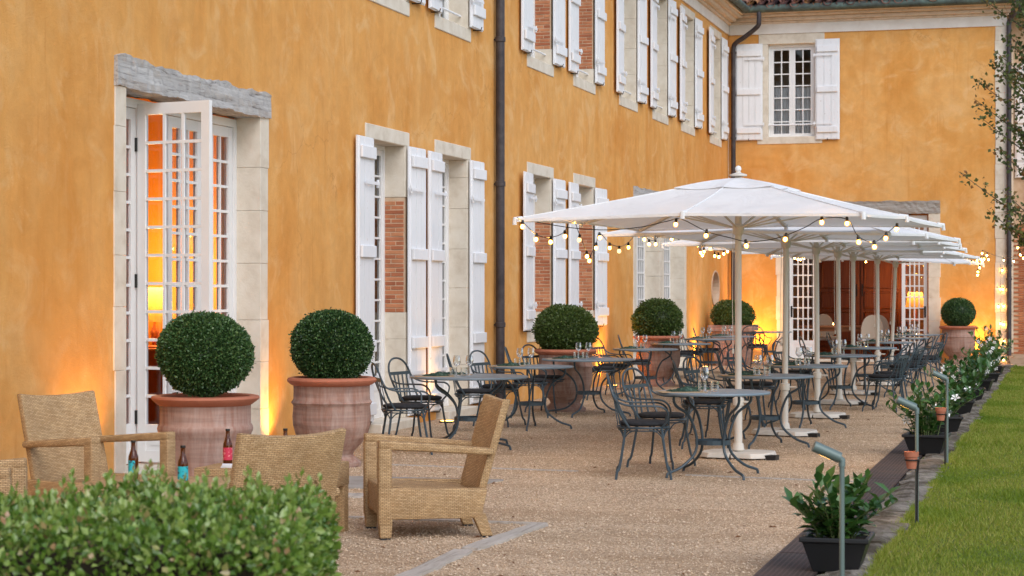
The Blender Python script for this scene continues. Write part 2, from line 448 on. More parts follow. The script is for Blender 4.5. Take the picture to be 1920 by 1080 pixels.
# ------------------------------------------------------------------ mesh helpers
def root_of(o):
    while o.parent:
        o = o.parent
    return o
class MB:
    def __init__(s):
        s.v, s.f = [], []
    def add(s, vs_, fs_):
        k = len(s.v)
        s.v += [tuple(p) for p in vs_]
        s.f += [tuple(i + k for i in q) for q in fs_]
        return s
    BF = [(0, 3, 2, 1), (4, 5, 6, 7), (0, 1, 5, 4), (1, 2, 6, 5), (2, 3, 7, 6), (3, 0, 4, 7)]
    def box(s, x0, x1, y0, y1, z0, z1, T=None):
        p = [(x0, y0, z0), (x1, y0, z0), (x1, y1, z0), (x0, y1, z0), (x0, y0, z1), (x1, y0, z1), (x1, y1, z1), (x0, y1, z1)]
        if T:
            p = [T(*q) for q in p]
        return s.add(p, MB.BF)
    def tube(s, pts, r, n=6, closed=False):
        P = [Vector(p) for p in pts]
        m = len(P)
        rs = [r] * m if not isinstance(r, (list, tuple)) else r
        up = None
        V = []
        for i, p in enumerate(P):
            a = P[(i - 1) % m] if (closed or i > 0) else p
            c = P[(i + 1) % m] if (closed or i < m - 1) else p
            t = (c - a).normalized()
            if up is None:
                up = t.orthogonal().normalized()
            else:
                up = (up - t * up.dot(t))
                up = up.normalized() if up.length > 1e-6 else t.orthogonal().normalized()
            w = t.cross(up)
            for k in range(n):
                an = 2 * math.pi * k / n
                V.append(p + (up * math.cos(an) + w * math.sin(an)) * rs[i])
        Fc = []
        for i in range(m if closed else m - 1):
            j = (i + 1) % m
            for k in range(n):
                l = (k + 1) % n
                Fc.append((i * n + k, i * n + l, j * n + l, j * n + k))
        if not closed:
            Fc.append(tuple(range(n - 1, -1, -1)))
            Fc.append(tuple((m - 1) * n + k for k in range(n)))
        return s.add(V, Fc)
    def lathe(s, prof, n=24, c=(0, 0, 0), caps=True, wob=0.0):
        V, Fc = [], []
        for i, (r, z) in enumerate(prof):
            for k in range(n):
                an = 2 * math.pi * k / n
                rr = r * (1 + wob * math.sin(3 * an + i * .7))
                V.append((c[0] + rr * math.cos(an), c[1] + rr * math.sin(an), c[2] + z))
        for i in range(len(prof) - 1):
            for k in range(n):
                l = (k + 1) % n
                Fc.append((i * n + k, i * n + l, (i + 1) * n + l, (i + 1) * n + k))
        if caps:
            Fc.append(tuple(range(n - 1, -1, -1)))
            Fc.append(tuple((len(prof) - 1) * n + k for k in range(n)))
        return s.add(V, Fc)
    def bar(s, p0, p1, w, t, side=(0, 0, 1)):          # flat bar between two points
        p0, p1 = Vector(p0), Vector(p1)
        d = (p1 - p0).normalized()
        a = d.cross(Vector(side)).normalized()
        b = d.cross(a).normalized()
        V = []
        for p in (p0, p1):
            for x, y in ((-1, -1), (1, -1), (1, 1), (-1, 1)):
                V.append(p + a * (x * w / 2) + b * (y * t / 2))
        return s.add(V, MB.BF)
    def mesh(s, name, off=None, smooth=False, bevel=0, seg=2):
        me = bpy.data.meshes.new(name)
        V = np.array(s.v, float)
        if off is not None:
            V = V - np.array(off)
        me.from_pydata(V.tolist(), [], s.f)
        if bevel:
            bm = bmesh.new()
            bm.from_mesh(me)
            bmesh.ops.remove_doubles(bm, verts=bm.verts, dist=1e-5)
            bmesh.ops.recalc_face_normals(bm, faces=bm.faces)
            es = [e for e in bm.edges if len(e.link_faces) == 2 and e.calc_face_angle(0) > R(35)]
            bmesh.ops.bevel(bm, geom=es, offset=bevel, segments=seg, profile=.5, affect='EDGES', clamp_overlap=True)
            bm.to_mesh(me)
            bm.free()
        box_uv(me)
        if smooth:
            me.shade_smooth()
            me.set_sharp_from_angle(angle=R(40))
        return me
    def build(s, name, m, parent=None, local=False, smooth=False, bevel=0, seg=2):
        off = None
        if parent is not None and not local:
            off = root_of(parent).location
        me = s.mesh(name, off, smooth, bevel, seg)
        return link(name, me, m, parent)
def box_uv(me):
    nl = len(me.loops)
    if nl == 0:
        return
    uv = me.uv_layers.new(name='UVMap')
    vi = np.empty(nl, np.int32)
    me.loops.foreach_get('vertex_index', vi)
    co = np.empty(len(me.vertices) * 3, np.float32)
    me.vertices.foreach_get('co', co)
    co = co.reshape(-1, 3)[vi]
    pn = np.empty(len(me.polygons) * 3, np.float32)
    me.polygons.foreach_get('normal', pn)
    tot = np.empty(len(me.polygons), np.int32)
    me.polygons.foreach_get('loop_total', tot)
    ax = np.repeat(np.abs(pn.reshape(-1, 3)).argmax(1), tot)
    u = np.where(ax == 0, co[:, 1], co[:, 0])
    v = np.where(ax == 2, co[:, 1], co[:, 2])
    uv.data.foreach_set('uv', np.stack([u, v], 1).astype(np.float32).ravel())
def link(name, me, m, parent=None):
    o = bpy.data.objects.new(name, me)
    if m is not None and me is not None and not me.materials:
        me.materials.append(M[m] if isinstance(m, str) else m)
    col.objects.link(o)
    if parent is not None:
        o.parent = parent
    return o
def tag(o, label=None, cat=None, group=None, kind=None):
    if label: o['label'] = label
    if cat: o['category'] = cat
    if group: o['group'] = group
    if kind: o['kind'] = kind
    return o
def thing(name, label, cat, loc=(0, 0, 0), rz=0.0, group=None):
    o = bpy.data.objects.new(name, None)
    o.empty_display_size = .1
    col.objects.link(o)
    o.location = loc
    o.rotation_euler = (0, 0, rz)
    return tag(o, label, cat, group)
def copy_tree(o, parent=None):
    c = o.copy()
    col.objects.link(c)
    c.parent = parent
    for ch in o.children:
        copy_tree(ch, c)
    return c
def quads_np(name, V, Q, m, parent=None, var=None, smooth=False):
    me = bpy.data.meshes.new(name)
    V = np.asarray(V, np.float32)
    Q = np.asarray(Q, np.int32)
    k = Q.shape[1]
    me.vertices.add(len(V))
    me.vertices.foreach_set('co', V.ravel())
    me.loops.add(Q.size)
    me.loops.foreach_set('vertex_index', Q.ravel())
    me.polygons.add(len(Q))
    me.polygons.foreach_set('loop_start', np.arange(0, Q.size, k, dtype=np.int32))
    me.polygons.foreach_set('loop_total', np.full(len(Q), k, np.int32))
    if var is not None:
        at = me.attributes.new('var', 'FLOAT', 'POINT')
        at.data.foreach_set('value', np.asarray(var, np.float32))
    me.update(calc_edges=True)
    me.validate()
    return link(name, me, m, parent)
def unit(a):
    return a / np.maximum(np.linalg.norm(a, axis=1, keepdims=True), 1e-9)
def leaf_cloud(P, D, length, width, fold=.25, seed=1):
    """one folded rhombic leaf (two triangles) at each point, pointing along D; returns V, faces(tris), var"""
    g = np.random.default_rng(seed)
    n = len(P)
    D = unit(D)
    A = unit(np.cross(D, g.normal(size=(n, 3))))
    Nn = np.cross(D, A)
    L = (length * g.uniform(.65, 1.25, n))[:, None]
    W = (width * g.uniform(.7, 1.2, n))[:, None]
    mid = P + D * L * .5
    V = np.stack([P, mid + A * W * .5 + Nn * W * fold, P + D * L, mid - A * W * .5 + Nn * W * fold], 1).reshape(-1, 3)
    i = np.arange(n) * 4
    T = np.concatenate([np.stack([i, i + 1, i + 2], 1), np.stack([i, i + 2, i + 3], 1)])
    var = np.repeat(g.uniform(0, 1, n), 4)
    return V, T, var
def smoothstep(t):
    return t * t * (3 - 2 * t)
def spline(pts, n=8):
    """Catmull-Rom through pts"""
    P = [Vector(p) for p in pts]
    P = [P[0] * 2 - P[1]] + P + [P[-1] * 2 - P[-2]]
    out = []
    for i in range(1, len(P) - 2):
        for k in range(n):
            t = k / n
            a, b, c, d = P[i - 1], P[i], P[i + 1], P[i + 2]
            out.append(.5 * ((2 * b) + (c - a) * t + (2 * a - 5 * b + 4 * c - d) * t * t + (3 * b - a - 3 * c + d) * t ** 3))
    out.append(P[-2])
    return out
ORD = ['nearest', 'second', 'third', 'fourth', 'fifth', 'sixth', 'seventh', 'eighth', 'ninth']

# ================================================================== THE SETTING
g = MB()
g.add([(-300, -300, 0), (300, -300, 0), (300, 400, 0), (-300, 400, 0)], [(0, 1, 2, 3)])
tag(g.build('gravel_ground', 'gravel'), 'tan gravel terrace in front of the ochre manor', kind='structure')
g = MB()
g.add([(-1.0, -30, .02), (60, -30, .02), (60, 43.0, .02), (-1.0, 43.0, .02)], [(0, 1, 2, 3)])
lawn = g.build('lawn', 'lawn_soil')
tag(lawn, 'green lawn edging the gravel terrace', kind='structure')
g = MB()
g.box(-1.6, 30, 43.15, 45.0, -.1, .012)
tag(g.build('path', 'path'), 'pale path between the lawn and the end wing', kind='structure')
g = MB()
g.box(-1.2, 14, 45.0, 47.5, -.1, .16)
tag(g.build('step', 'path'), 'low step at the far end of the lawn', kind='structure')
# drain channel with its mesh covers
dr = tag(MB().box(-1.70, -1.34, 4, 43, -.2, -.02 + .022).build('drain_channel', 'iron'), 'long dark drain channel between gravel and kerb', kind='structure')
me = MB().box(-.165, .165, -.495, .495, 0, .012).mesh('grate')
y = 4.5
while y < 43:
    o = link('grate', me, 'grate', dr)
    o.location = (-1.52 + random.uniform(-.004, .004), y, .004 + random.uniform(0, .003))
    y += 1.0
# kerb of rough stones
kb = tag(MB().box(-1.33, -1.02, 4, 43, -.2, .006).build('kerb', 'lawn_soil'), 'kerb of rough pale stones along the lawn', kind='structure')
y = 4.0
while y < 43:
    L = random.uniform(.55, 1.15)
    n = 7
    mb = MB()
    V, Fc = [], []
    hh = random.uniform(.035, .06)
    for i in range(n):
        for j in range(4):
            x = -.145 + .29 * j / 3 + random.uniform(-.018, .018)
            yy = -L / 2 + .012 + (L - .024) * i / (n - 1) + (random.uniform(-.02, .02) if 0 < i < n - 1 else 0)
            V.append((x, yy, hh + random.uniform(-.014, .014) - (.02 if j in (0, 3) else 0)))
    top = len(V)
    V += [(p[0], p[1], -.08) for p in V]
    for i in range(n - 1):
        for j in range(3):
            a = i * 4 + j
            Fc.append((a, a + 1, a + 5, a + 4))
    ring = [j for j in range(4)] + [i * 4 + 3 for i in range(1, n)] + [(n - 1) * 4 + j for j in (2, 1, 0)] + [i * 4 for i in range(n - 2, 0, -1)]
    for k in range(len(ring)):
        a, b = ring[k], ring[(k + 1) % len(ring)]
        Fc.append((a, a + top, b + top, b))
    mb.add(V, Fc)
    o = mb.build('stone', 'kerb', kb, local=True)
    o.location = (-1.175, y + L / 2, 0)
    y += L
# flush edging strips and slabs in the gravel
def flat_piece(name, label, pts, z, m, cat='edging'):
    mb = MB()
    n = len(pts)
    mb.add([(p[0], p[1], z) for p in pts] + [(p[0], p[1], -.05) for p in pts],
           [tuple(range(n))] + [(i, i + n, (i + 1) % n + n, (i + 1) % n) for i in range(n)])
    return tag(mb.build(name, m), label, cat)
def strip(p0, p1, w, name, label, z=.018, m='sleeper'):
    p0, p1 = Vector(p0), Vector(p1)
    d = (p1 - p0).normalized()
    s = Vector((-d.y, d.x)) * w / 2
    n = 9
    A, B = [], []
    for i in range(n):
        q = p0.lerp(p1, i / (n - 1))
        A.append(q + s * random.uniform(.78, 1.08))
        B.append(q - s * random.uniform(.78, 1.08))
    return flat_piece(name, label, [(q.x, q.y) for q in B + A[::-1]], z, m)
strip((-3.47, 13.07), (-3.56, 11.70), .13, 'edging_stone', 'long worn stone edging strip running from beside the wicker armchair by the gravel')
strip((-3.57, 11.62), (-3.54, 10.1), .13, 'edging_stone', 'stone edging strip cut off by the bottom of the picture beside the hedge')
strip((-4.9, 13.16), (-3.45, 13.14), .07, 'edging_stone', 'thin edging strip behind the side-on wicker armchair', .012)
strip((-6.1, 17.28), (-4.2, 17.1), .05, 'edging_stone', 'thin flush edging line below the nearest chairs of the facade row', .010)
strip((-3.2, 17.0), (-1.72, 16.78), .05, 'edging_stone', 'thin flush edging line under the nearest parasol table feet', .010)
flat_piece('paving_slab', 'grey paving slab in the gravel beside the terracotta urn', [(-6.6, 14.9), (-4.75, 15.3), (-4.6, 16.1), (-6.6, 16.0)], .014, 'slab', 'slab')
flat_piece('paving_slab', 'pale slab edge left of the side-on wicker armchair', [(-6.4, 14.1), (-4.95, 14.55), (-4.9, 14.75), (-6.4, 14.5)], .016, 'sleeper', 'slab')

# ================================================================== MANOR, LEFT WING
X0 = -7.64
Y0 = 45.95
XE = on_end(1885, Y0)
def TL(u, v, w): return (X0 + w, u, v)
def TE(u, v, w): return (u, Y0 - w, v)
wing = thing('manor_wing', 'long ochre manor wing with white shutters and french doors receding beside the terrace', 'building', (X0, 25, 0))
endw = thing('manor_end_wing', 'ochre end wing with tiled roof closing the courtyard behind the parasols', 'building', (-4.5, Y0, 0))

def facade(T, b, u0, u1, v0, v1, holes, th=.45):
    us = sorted({u0, u1} | {h[0] for h in holes} | {h[1] for h in holes})
    vs_ = sorted({v0, v1} | {h[2] for h in holes} | {h[3] for h in holes})
    def solid(i, j):
        if i < 0 or j < 0 or i >= len(us) - 1 or j >= len(vs_) - 1:
            return False
        uc, vc = (us[i] + us[i + 1]) / 2, (vs_[j] + vs_[j + 1]) / 2
        return not any(h[0] < uc < h[1] and h[2] < vc < h[3] for h in holes)
    mb = MB()
    for i in range(len(us) - 1):
        for j in range(len(vs_) - 1):
            if not solid(i, j):
                continue
            a, c, d, e = us[i], us[i + 1], vs_[j], vs_[j + 1]
            mb.add([T(a, d, 0), T(c, d, 0), T(c, e, 0), T(a, e, 0)], [(0, 1, 2, 3)])
            mb.add([T(a, d, -th), T(c, d, -th), T(c, e, -th), T(a, e, -th)], [(3, 2, 1, 0)])
            for (ii, jj, p, q) in ((i - 1, j, (a, d), (a, e)), (i + 1, j, (c, d), (c, e)), (i, j - 1, (a, d), (c, d)), (i, j + 1, (a, e), (c, e))):
                if not solid(ii, jj):
                    mb.add([T(*p, 0), T(*q, 0), T(*q, -th), T(*p, -th)], [(0, 1, 2, 3)])
    return mb.build('wall', 'plaster', b)
EPS = .10
def hole(u0, u1, v0, v1, top=.10, bot=.08):
    return (u0 - EPS, u1 + EPS, v0 - bot, v1 + top)

brick_long = MB().box(-.135, .135, 0, .115, -.0215, .0215).mesh('brick', bevel=.003, seg=1)
brick_a = MB().box(-.08, .08, 0, .115, -.0215, .0215).mesh('brick', bevel=.003, seg=1)
brick_b = MB().box(-.05, .05, 0, .115, -.0215, .0215).mesh('brick', bevel=.003, seg=1)
for _m in (brick_long, brick_a, brick_b):
    _m.materials.append(M['brick'])
def jambs(T, b, u0, u1, v0, v1, r, jw=.16, brick=None, proud=.012):
    for side in (0, 1):
        z = v0
        while z < v1 - .02:
            h = min(random.uniform(.40, .56), v1 - z)
            if v1 - z - h < .2:
                h = v1 - z
            z1 = z + h
            if side == 1 and brick:
                if z < brick[0] < z1 - .02:
                    z1 = brick[0]
                elif brick[0] - .02 <= z < brick[1]:
                    # lime mortar bed, then single bricks proud of it
                    z1 = brick[1]
                    MB().box(u1 + .006, u1 + jw, z + .002, z1 - .002, -r, 0, T).build('mortar_bed', 'mortar', b)
                    zz = z + .024
                    k = 0
                    while zz < z1 - .02:
                        row = [(brick_long, 0)] if k % 3 == 1 else [(brick_a, -.052), (brick_b, .082)] if k % 3 == 0 else [(brick_b, -.085), (brick_a, .05)]
                        for me_, off in row:
                            o = link('brick', me_, None, b)
                            loc = Vector(T(u1 + random.uniform(-.003, .004), zz, -r / 2 + off * r / .27)) - b.location
                            o.location = loc
                            o.scale = (r / .27 * .96, 1, 1)
                            o.rotation_euler = (random.uniform(-.02, .02), 0, random.uniform(-.02, .02))
                        zz += .0535
                        k += 1
                    z = z1
                    continue
            jj = random.uniform(-.02, .02)
            if side == 0:
                bb = MB().box(u0 - jw + jj, u0, z + .0012, z1 - .0012, -r, proud, T)
            else:
                bb = MB().box(u1, u1 + jw + jj, z + .0012, z1 - .0012, -r, proud, T)
            bb.build('jamb_stone', 'stone', b, bevel=.003, seg=1)
            z = z1
def rough_beam(T, name, b, u0, u1, v0, v1, w0, w1, n=40, amp=.02, m='old_beam'):
    prof = []
    for k in range(5): prof.append((k / 4, 0))
    for k in range(1, 4): prof.append((1, k / 3))
    for k in range(1, 5): prof.append((1 - k / 4, 1))
    for k in range(1, 3): prof.append((0, 1 - k / 3))
    V, Fc = [], []
    np_ = len(prof)
    dv = [0.0]
    for i in range(n):
        dv.append(.8 * dv[-1] + random.uniform(-amp, amp))
    for i in range(n + 1):
        u = u0 + (u1 - u0) * i / n
        for (a, c) in prof:
            v = v0 + (v1 - v0) * a
            w = w0 + (w1 - w0) * c
            if a == 1: v += dv[i] * 1.0 - .01
            if a == 0: v += .4 * dv[(i * 3) % n] * (1 if 0 < i < n else 0)
            if c == 1: w += random.uniform(-.008, .008) + .006 * math.sin(a * 9 + u * 2)
            V.append(T(u + (random.uniform(-.006, .006) if i in (0, n) else 0), v, w))
    for i in range(n):
        for k in range(np_):
            l = (k + 1) % np_
            Fc.append((i * np_ + k, i * np_ + l, (i + 1) * np_ + l, (i + 1) * np_ + k))
    Fc.append(tuple(range(np_)))
    Fc.append(tuple(n * np_ + k for k in range(np_)))
    return MB().add(V, Fc).build(name, m, b)
def leaf(T, b, name, u0, u1, v0, v1, w0, w1, cols, rows, stile=.075, top=.09, panel=.42, munt=.024, single=True, m='door_paint'):
    """a glazed leaf: stiles, rails, muntins and a bottom panel in one mesh, panes as sub-parts"""
    mb = MB()
    mb.box(u0, u0 + stile, v0, v1, w0, w1, T).box(u1 - stile, u1, v0, v1, w0, w1, T)
    a, c = u0 + stile, u1 - stile
    mb.box(a, c, v1 - top, v1, w0 + .001, w1 - .001, T)
    vb = v0 + panel
    if panel > .2:
        mb.box(a, c, v0, v0 + .10, w0 + .001, w1 - .001, T).box(a, c, vb - .09, vb, w0 + .001, w1 - .001, T)
        mb.box(a, c, v0 + .10, vb - .09, w0 + .012, w1 - .012, T)
        mb.box(a + .05, c - .05, v0 + .15, vb - .13, w0 + .006, w1 - .006, T)
    else:
        mb.box(a, c, v0, vb, w0 + .001, w1 - .001, T)
    vt = v1 - top
    for i in range(1, cols):
        x = a + (c - a) * i / cols
        mb.box(x - munt / 2, x + munt / 2, vb, vt, w0 + .004, w1 - .004, T)
    for j in range(1, rows):
        z = vb + (vt - vb) * j / rows
        mb.box(a, c, z - munt / 2, z + munt / 2, w0 + .006, w1 - .006, T)
    o = mb.build(name, m, b)
    wm = (w0 + w1) / 2
    if single:
        for i in range(cols):
            for j in range(rows):
                x0, x1 = a + (c - a) * i / cols, a + (c - a) * (i + 1) / cols
                z0, z1 = vb + (vt - vb) * j / rows, vb + (vt - vb) * (j + 1) / rows
                tl = random.uniform(-.0015, .0015)
                MB().add([T(x0, z0, wm + tl), T(x1, z0, wm - tl), T(x1, z1, wm - tl), T(x0, z1, wm + tl)], [(0, 1, 2, 3)]).build('pane', 'glass', o)
    else:
        MB().add([T(a, vb, wm), T(c, vb, wm), T(c, vt, wm), T(a, vt, wm)], [(0, 1, 2, 3)]).build('pane', 'glass', o)
    return o
def shutter(T, b, u0, u1, v0, v1, hinge, tilt=0.0, nb=3, w0=.035):
    """board shutter folded back on the wall: backing frame, planks, battens, strap hinges"""
    def TT(u, v, w):
        f = (u - u0) / (u1 - u0)
        if hinge == 1: f = 1 - f
        return T(u, v, w + f * tilt)
    tilt *= random.uniform(.2, 1.6)
    s = MB().box(u0, u1, v0, v1, w0, w0 + .016, TT).build('shutter', 'paint', b)
    ins = .03
    np_ = 3 if (u1 - u0) < .58 else 4
    for i in range(np_):
        a = u0 + ins + (u1 - u0 - 2 * ins) * i / np_
        c = u0 + ins + (u1 - u0 - 2 * ins) * (i + 1) / np_
        j = random.uniform(0, .004)
        MB().box(a + .003, c - .003, v0 + .012 + random.uniform(0, .006), v1 - .012, w0 + .0165, w0 + .034 + j, TT).build('plank', 'paint', s)
    H = v1 - v0
    bz = [.10, .5, .90] if nb == 3 else [.05, .27, .60, .945]
    for i, fz in enumerate(bz):
        z = v0 + H * fz
        hb = .068
        MB().box(u0 + .035, u1 - .035, z - hb, z + hb, w0 + .039, w0 + .072, TT).build('batten', 'paint', s, bevel=.006, seg=1)
    uh = u0 if hinge == 0 else u1
    for fz in (.16, .84):
        z = v0 + H * fz
        d = 1 if hinge == 0 else -1
        mb = MB().box(min(uh - d * .05, uh + d * .4), max(uh - d * .05, uh + d * .4), z - .018, z + .018, w0 + .0735, w0 + .080, TT)
        mb.tube([TT(uh - d * .03, z - .045, w0 + .06), TT(uh - d * .03, z + .045, w0 + .06)], .016, 6)
        mb.build('strap_hinge', 'paint', s)
    # lower catch hook
    uc = (u0 + u1) / 2
    MB().tube([T(uc, v0 - .012, 0), T(uc, v0 - .012, .11), T(uc, v0 + .03, .125)], .008, 5).build('catch', 'iron', s)
    return s
def small_window(T, b, u0, u1, v0, v1, r, rows, brick=None, door=False, sill=True, wd=.62, lint=.17):
    jambs(T, b, u0, u1, v0, v1, r, brick=brick)
    MB().box(u0 - .17, u1 + .17, v1, v1 + lint, -r, .014, T).build('lintel', 'stone', b, bevel=.008, seg=1)
    if sill:
        MB().box(u0 - .17, u1 + .17, v0 - .17, v0, -r, .016, T).build('sill', 'stone', b, bevel=.008, seg=1)
    else:
        MB().box(u0 - .05, u1 + .05, -.05, v0, -r, .16, T).build('threshold', 'stone', b, bevel=.01, seg=1)
    um = (u0 + u1) / 2
    fr = MB().box(u0 + .001, u0 + .05, v0, v1, -r - .04, -r + .03, T).box(u1 - .05, u1 - .001, v0, v1, -r - .04, -r + .03, T).box(u0 + .05, u1 - .05, v1 - .05, v1 - .001, -r - .04, -r + .03, T)
    fr.build('window_frame' if not door else 'door_frame', 'door_paint', b)
    for a, c in ((u0 + .052, um - .001), (um + .001, u1 - .052)):
        leaf(T, b, 'window' if not door else 'door', a, c, v0 + .002, v1 - .052, -r - .03, -r + .015, 2, rows, .06, .07, .08 if not door else .42, .024, False)
    if not door:                                       # guard bar across the opening
        MB().tube([T(u0 - .01, v0 + .16, -.08), T(u1 + .01, v0 + .16, -.08)], .016, 6).build('guard_bar', 'paint', b)

UP = [(21.2, 22.4), (23.75, 24.95), (28.15, 29.35), (30.98, 32.15), (34.35, 35.55), (37.28, 38.46), (40.2, 41.38), (43.6, 44.75)]
DN = [(21.2, 22.4, .10), (23.75, 24.95, .10), (28.15, 29.35, 1.03), (30.98, 32.15, 1.03)]
UV0, UV1 = 5.09, 7.38
DV1 = 3.35
D1 = (15.13, 18.0, .10, 3.33)
D5 = [(35.62, 37.78), (38.18, 40.35)]
holes = [hole(a, c, UV0, UV1) for a, c in UP]
holes += [hole(a, c, z, DV1, bot=.08 if z > .5 else .2) for a, c, z in DN]
holes += [(D1[0] - EPS, D1[1] + EPS, -.1, 3.45)]
holes += [(D5[0][0] - EPS, D5[1][1] + EPS, -.1, 3.45)]
OV = (43.55, 44.72, 1.24, 2.12)                       # the niche
holes += [(OV[0] + .08, OV[1] - .08, OV[2] + .06, OV[3] - .06)]
facade(TL, wing, 4.0, Y0 + .0, -.1, 8.1, holes)
for i, (a, c) in enumerate(UP):
    small_window(TL, wing, a, c, UV0, UV1, .27, 7, brick=(UV0 + .25, UV1) if i in (2, 3) else None)
    wd = .545 if i < 2 else .605
    shutter(TL, wing, a - .03 - wd, a - .03, UV0 + .02, UV1 + .06, 1, .02)
    shutter(TL, wing, c + .03, c + .03 + wd, UV0 + .02, UV1 + .06, 0, .02)
for i, (a, c, z) in enumerate(DN):
    dr_ = z < .5
    small_window(TL, wing, a, c, z, DV1, .27, 11 if dr_ else 8, brick=(1.36, 2.74) if i == 0 else (1.30, 2.80) if i > 1 else None, door=dr_, sill=not dr_)
    shutter(TL, wing, a - .03 - (.545 if i < 2 else .605), a - .03, z + .0 + (.02 if dr_ else .01), DV1, 1, .03, 4 if dr_ else 3)
    shutter(TL, wing, c + .03, c + .03 + (.545 if i < 2 else .605), z + .0 + (.02 if dr_ else .01), DV1, 0, .03, 4 if dr_ else 3)

# --- the wide glazed door with the weathered beam
r1 = .27
jambs(TL, wing, D1[0], D1[1], 0.0, D1[3], r1, .20)
beam = rough_beam(TL, 'lintel_beam', wing, 14.93, 18.22, 3.325, 3.585, -.30, .035, 60, .016)
MB().box(D1[0] - .05, D1[1] + .05, -.05, .09, -r1, .12, TL).build('threshold', 'stone', wing, bevel=.01, seg=1)
fr = MB().box(D1[0] + .001, D1[0] + .06, .09, 3.30, -r1 - .05, -r1 + .03, TL).box(D1[1] - .06, D1[1] - .001, .09, 3.30, -r1 - .05, -r1 + .03, TL)
fr.box(D1[0] + .06, D1[1] - .06, 3.22, 3.30, -r1 - .05, -r1 + .03, TL)
fr.build('door_frame', 'door_paint', wing)
MB().box(15.842, 15.90, .09, 3.22, -r1 - .05, -r1 + .012, TL).build('mullion', 'door_paint', wing)
for a, c in ((15.195, 15.84), (16.50, 17.215), (17.22, 17.935)):
    lf = leaf(TL, wing, 'door', a, c, .10, 3.215, -r1 - .035, -r1 + .01, 3, 11, .085, .10, .35, .026)
    if a == 16.50:
        MB().tube([TL(a + .04, 1.05, -r1 + .01), TL(a + .04, 1.05, -r1 + .06), TL(a + .14, 1.05, -r1 + .06)], .009, 6).build('handle', 'iron', lf)
hx, hy = -7.885, 15.862                                  # this leaf stands open, square to the facade
ex, ey = -7.12, 15.71
_d = Vector((ex - hx, ey - hy)); _L = _d.length; _d.normalize()
def TO(u, v, w): return (hx + _d.x * u - _d.y * w, hy + _d.y * u + _d.x * w, v)
lf = leaf(TO, wing, 'door', 0.01, _L, .11, 3.26, -.022, .022, 3, 11, .085, .10, .33, .026)
lf['label'] = 'glazed door leaf standing open'
for z in (.5, 1.7, 2.9):
    MB().tube([TO(.0, z - .06, -.026), TO(.0, z + .06, -.026)], .014, 6).build('hinge', 'iron', lf)

# --- the pair of unshuttered doors further along
jambs(TL, wing, D5[0][0], D5[1][1], 0, DV1, .30, .24)
for k in range(7):
    MB().box(D5[0][1], D5[1][0], k * .478 + .002, k * .478 + .476, -.30, .012, TL).build('pillar_stone', 'stone', wing, bevel=.006, seg=1)
rough_beam(TL, 'lintel_beam', wing, 35.38, 40.6, DV1, 3.56, -.30, .02, 60, .01)
for (a, c) in D5:
    MB().box(a, c, -.05, .08, -.30, .10, TL).build('threshold', 'stone', wing)
    q = (c - a) / 3
    for k in range(3):
        leaf(TL, wing, 'door', a + q * k + .004, a + q * (k + 1) - .004, .085, DV1 - .01, -.33, -.285, 3, 11, .07, .09, .35, .024, k == 2)

# --- oval niche
n = 28
V, Fc = [], []
uc, vc = (OV[0] + OV[1]) / 2, (OV[2] + OV[3]) / 2
ra, rb = (OV[1] - OV[0]) / 2, (OV[3] - OV[2]) / 2
def sq_edge(an, hu, hv):
    c, s_ = math.cos(an), math.sin(an)
    f = min(hu / max(abs(c), 1e-6), hv / max(abs(s_), 1e-6))
    return f * c, f * s_
for k in range(n):                                   # plaster skin from the square opening to the oval
    an = 2 * math.pi * (k + .5) / n
    e = sq_edge(an, ra + .02, rb + .02)
    V += [TL(uc + e[0], vc + e[1], -.004), TL(uc + e[0] * .99, vc + e[1] * .99, .003), TL(uc + math.cos(an) * ra * .80, vc + math.sin(an) * rb * .86, .003)]
for k in range(n):
    l = (k + 1) % n
    for j in range(2):
        Fc.append((k * 3 + j, l * 3 + j, l * 3 + j + 1, k * 3 + j + 1))
nic = MB().add(V, Fc).build('oval_niche', 'plaster', wing)
V, Fc = [], []
for k in range(n):
    an = 2 * math.pi * (k + .5) / n
    c, s_ = math.cos(an) * ra * .80, math.sin(an) * rb * .86
    V += [TL(uc + c * 1.14, vc + s_ * 1.10, .004), TL(uc + c * 1.13, vc + s_ * 1.09, .02), TL(uc + c, vc + s_, .018), TL(uc + c * .97, vc + s_ * .97, -.40)]
for k in range(n):
    l = (k + 1) % n
    for j in range(3):
        Fc.append((k * 4 + j, l * 4 + j, l * 4 + j + 1, k * 4 + j + 1))
Fc.append(tuple(k * 4 + 3 for k in range(n)))
MB().add(V, Fc).build('niche_lining', 'mortar', nic)
for k in range(14):
    z = vc - rb * .80 + k * rb * 1.6 / 14
    hw_ = ra * .80 * math.sqrt(max(0, 1 - ((z + .03 - vc) / (rb * .82)) ** 2))
    if hw_ > .05:
        MB().box(uc - hw_, uc + hw_, z + .004, z + rb * 1.6 / 14 - .004, -.395, -.345 - .03 * (k % 2), TL).build('niche_board', 'brick', nic)

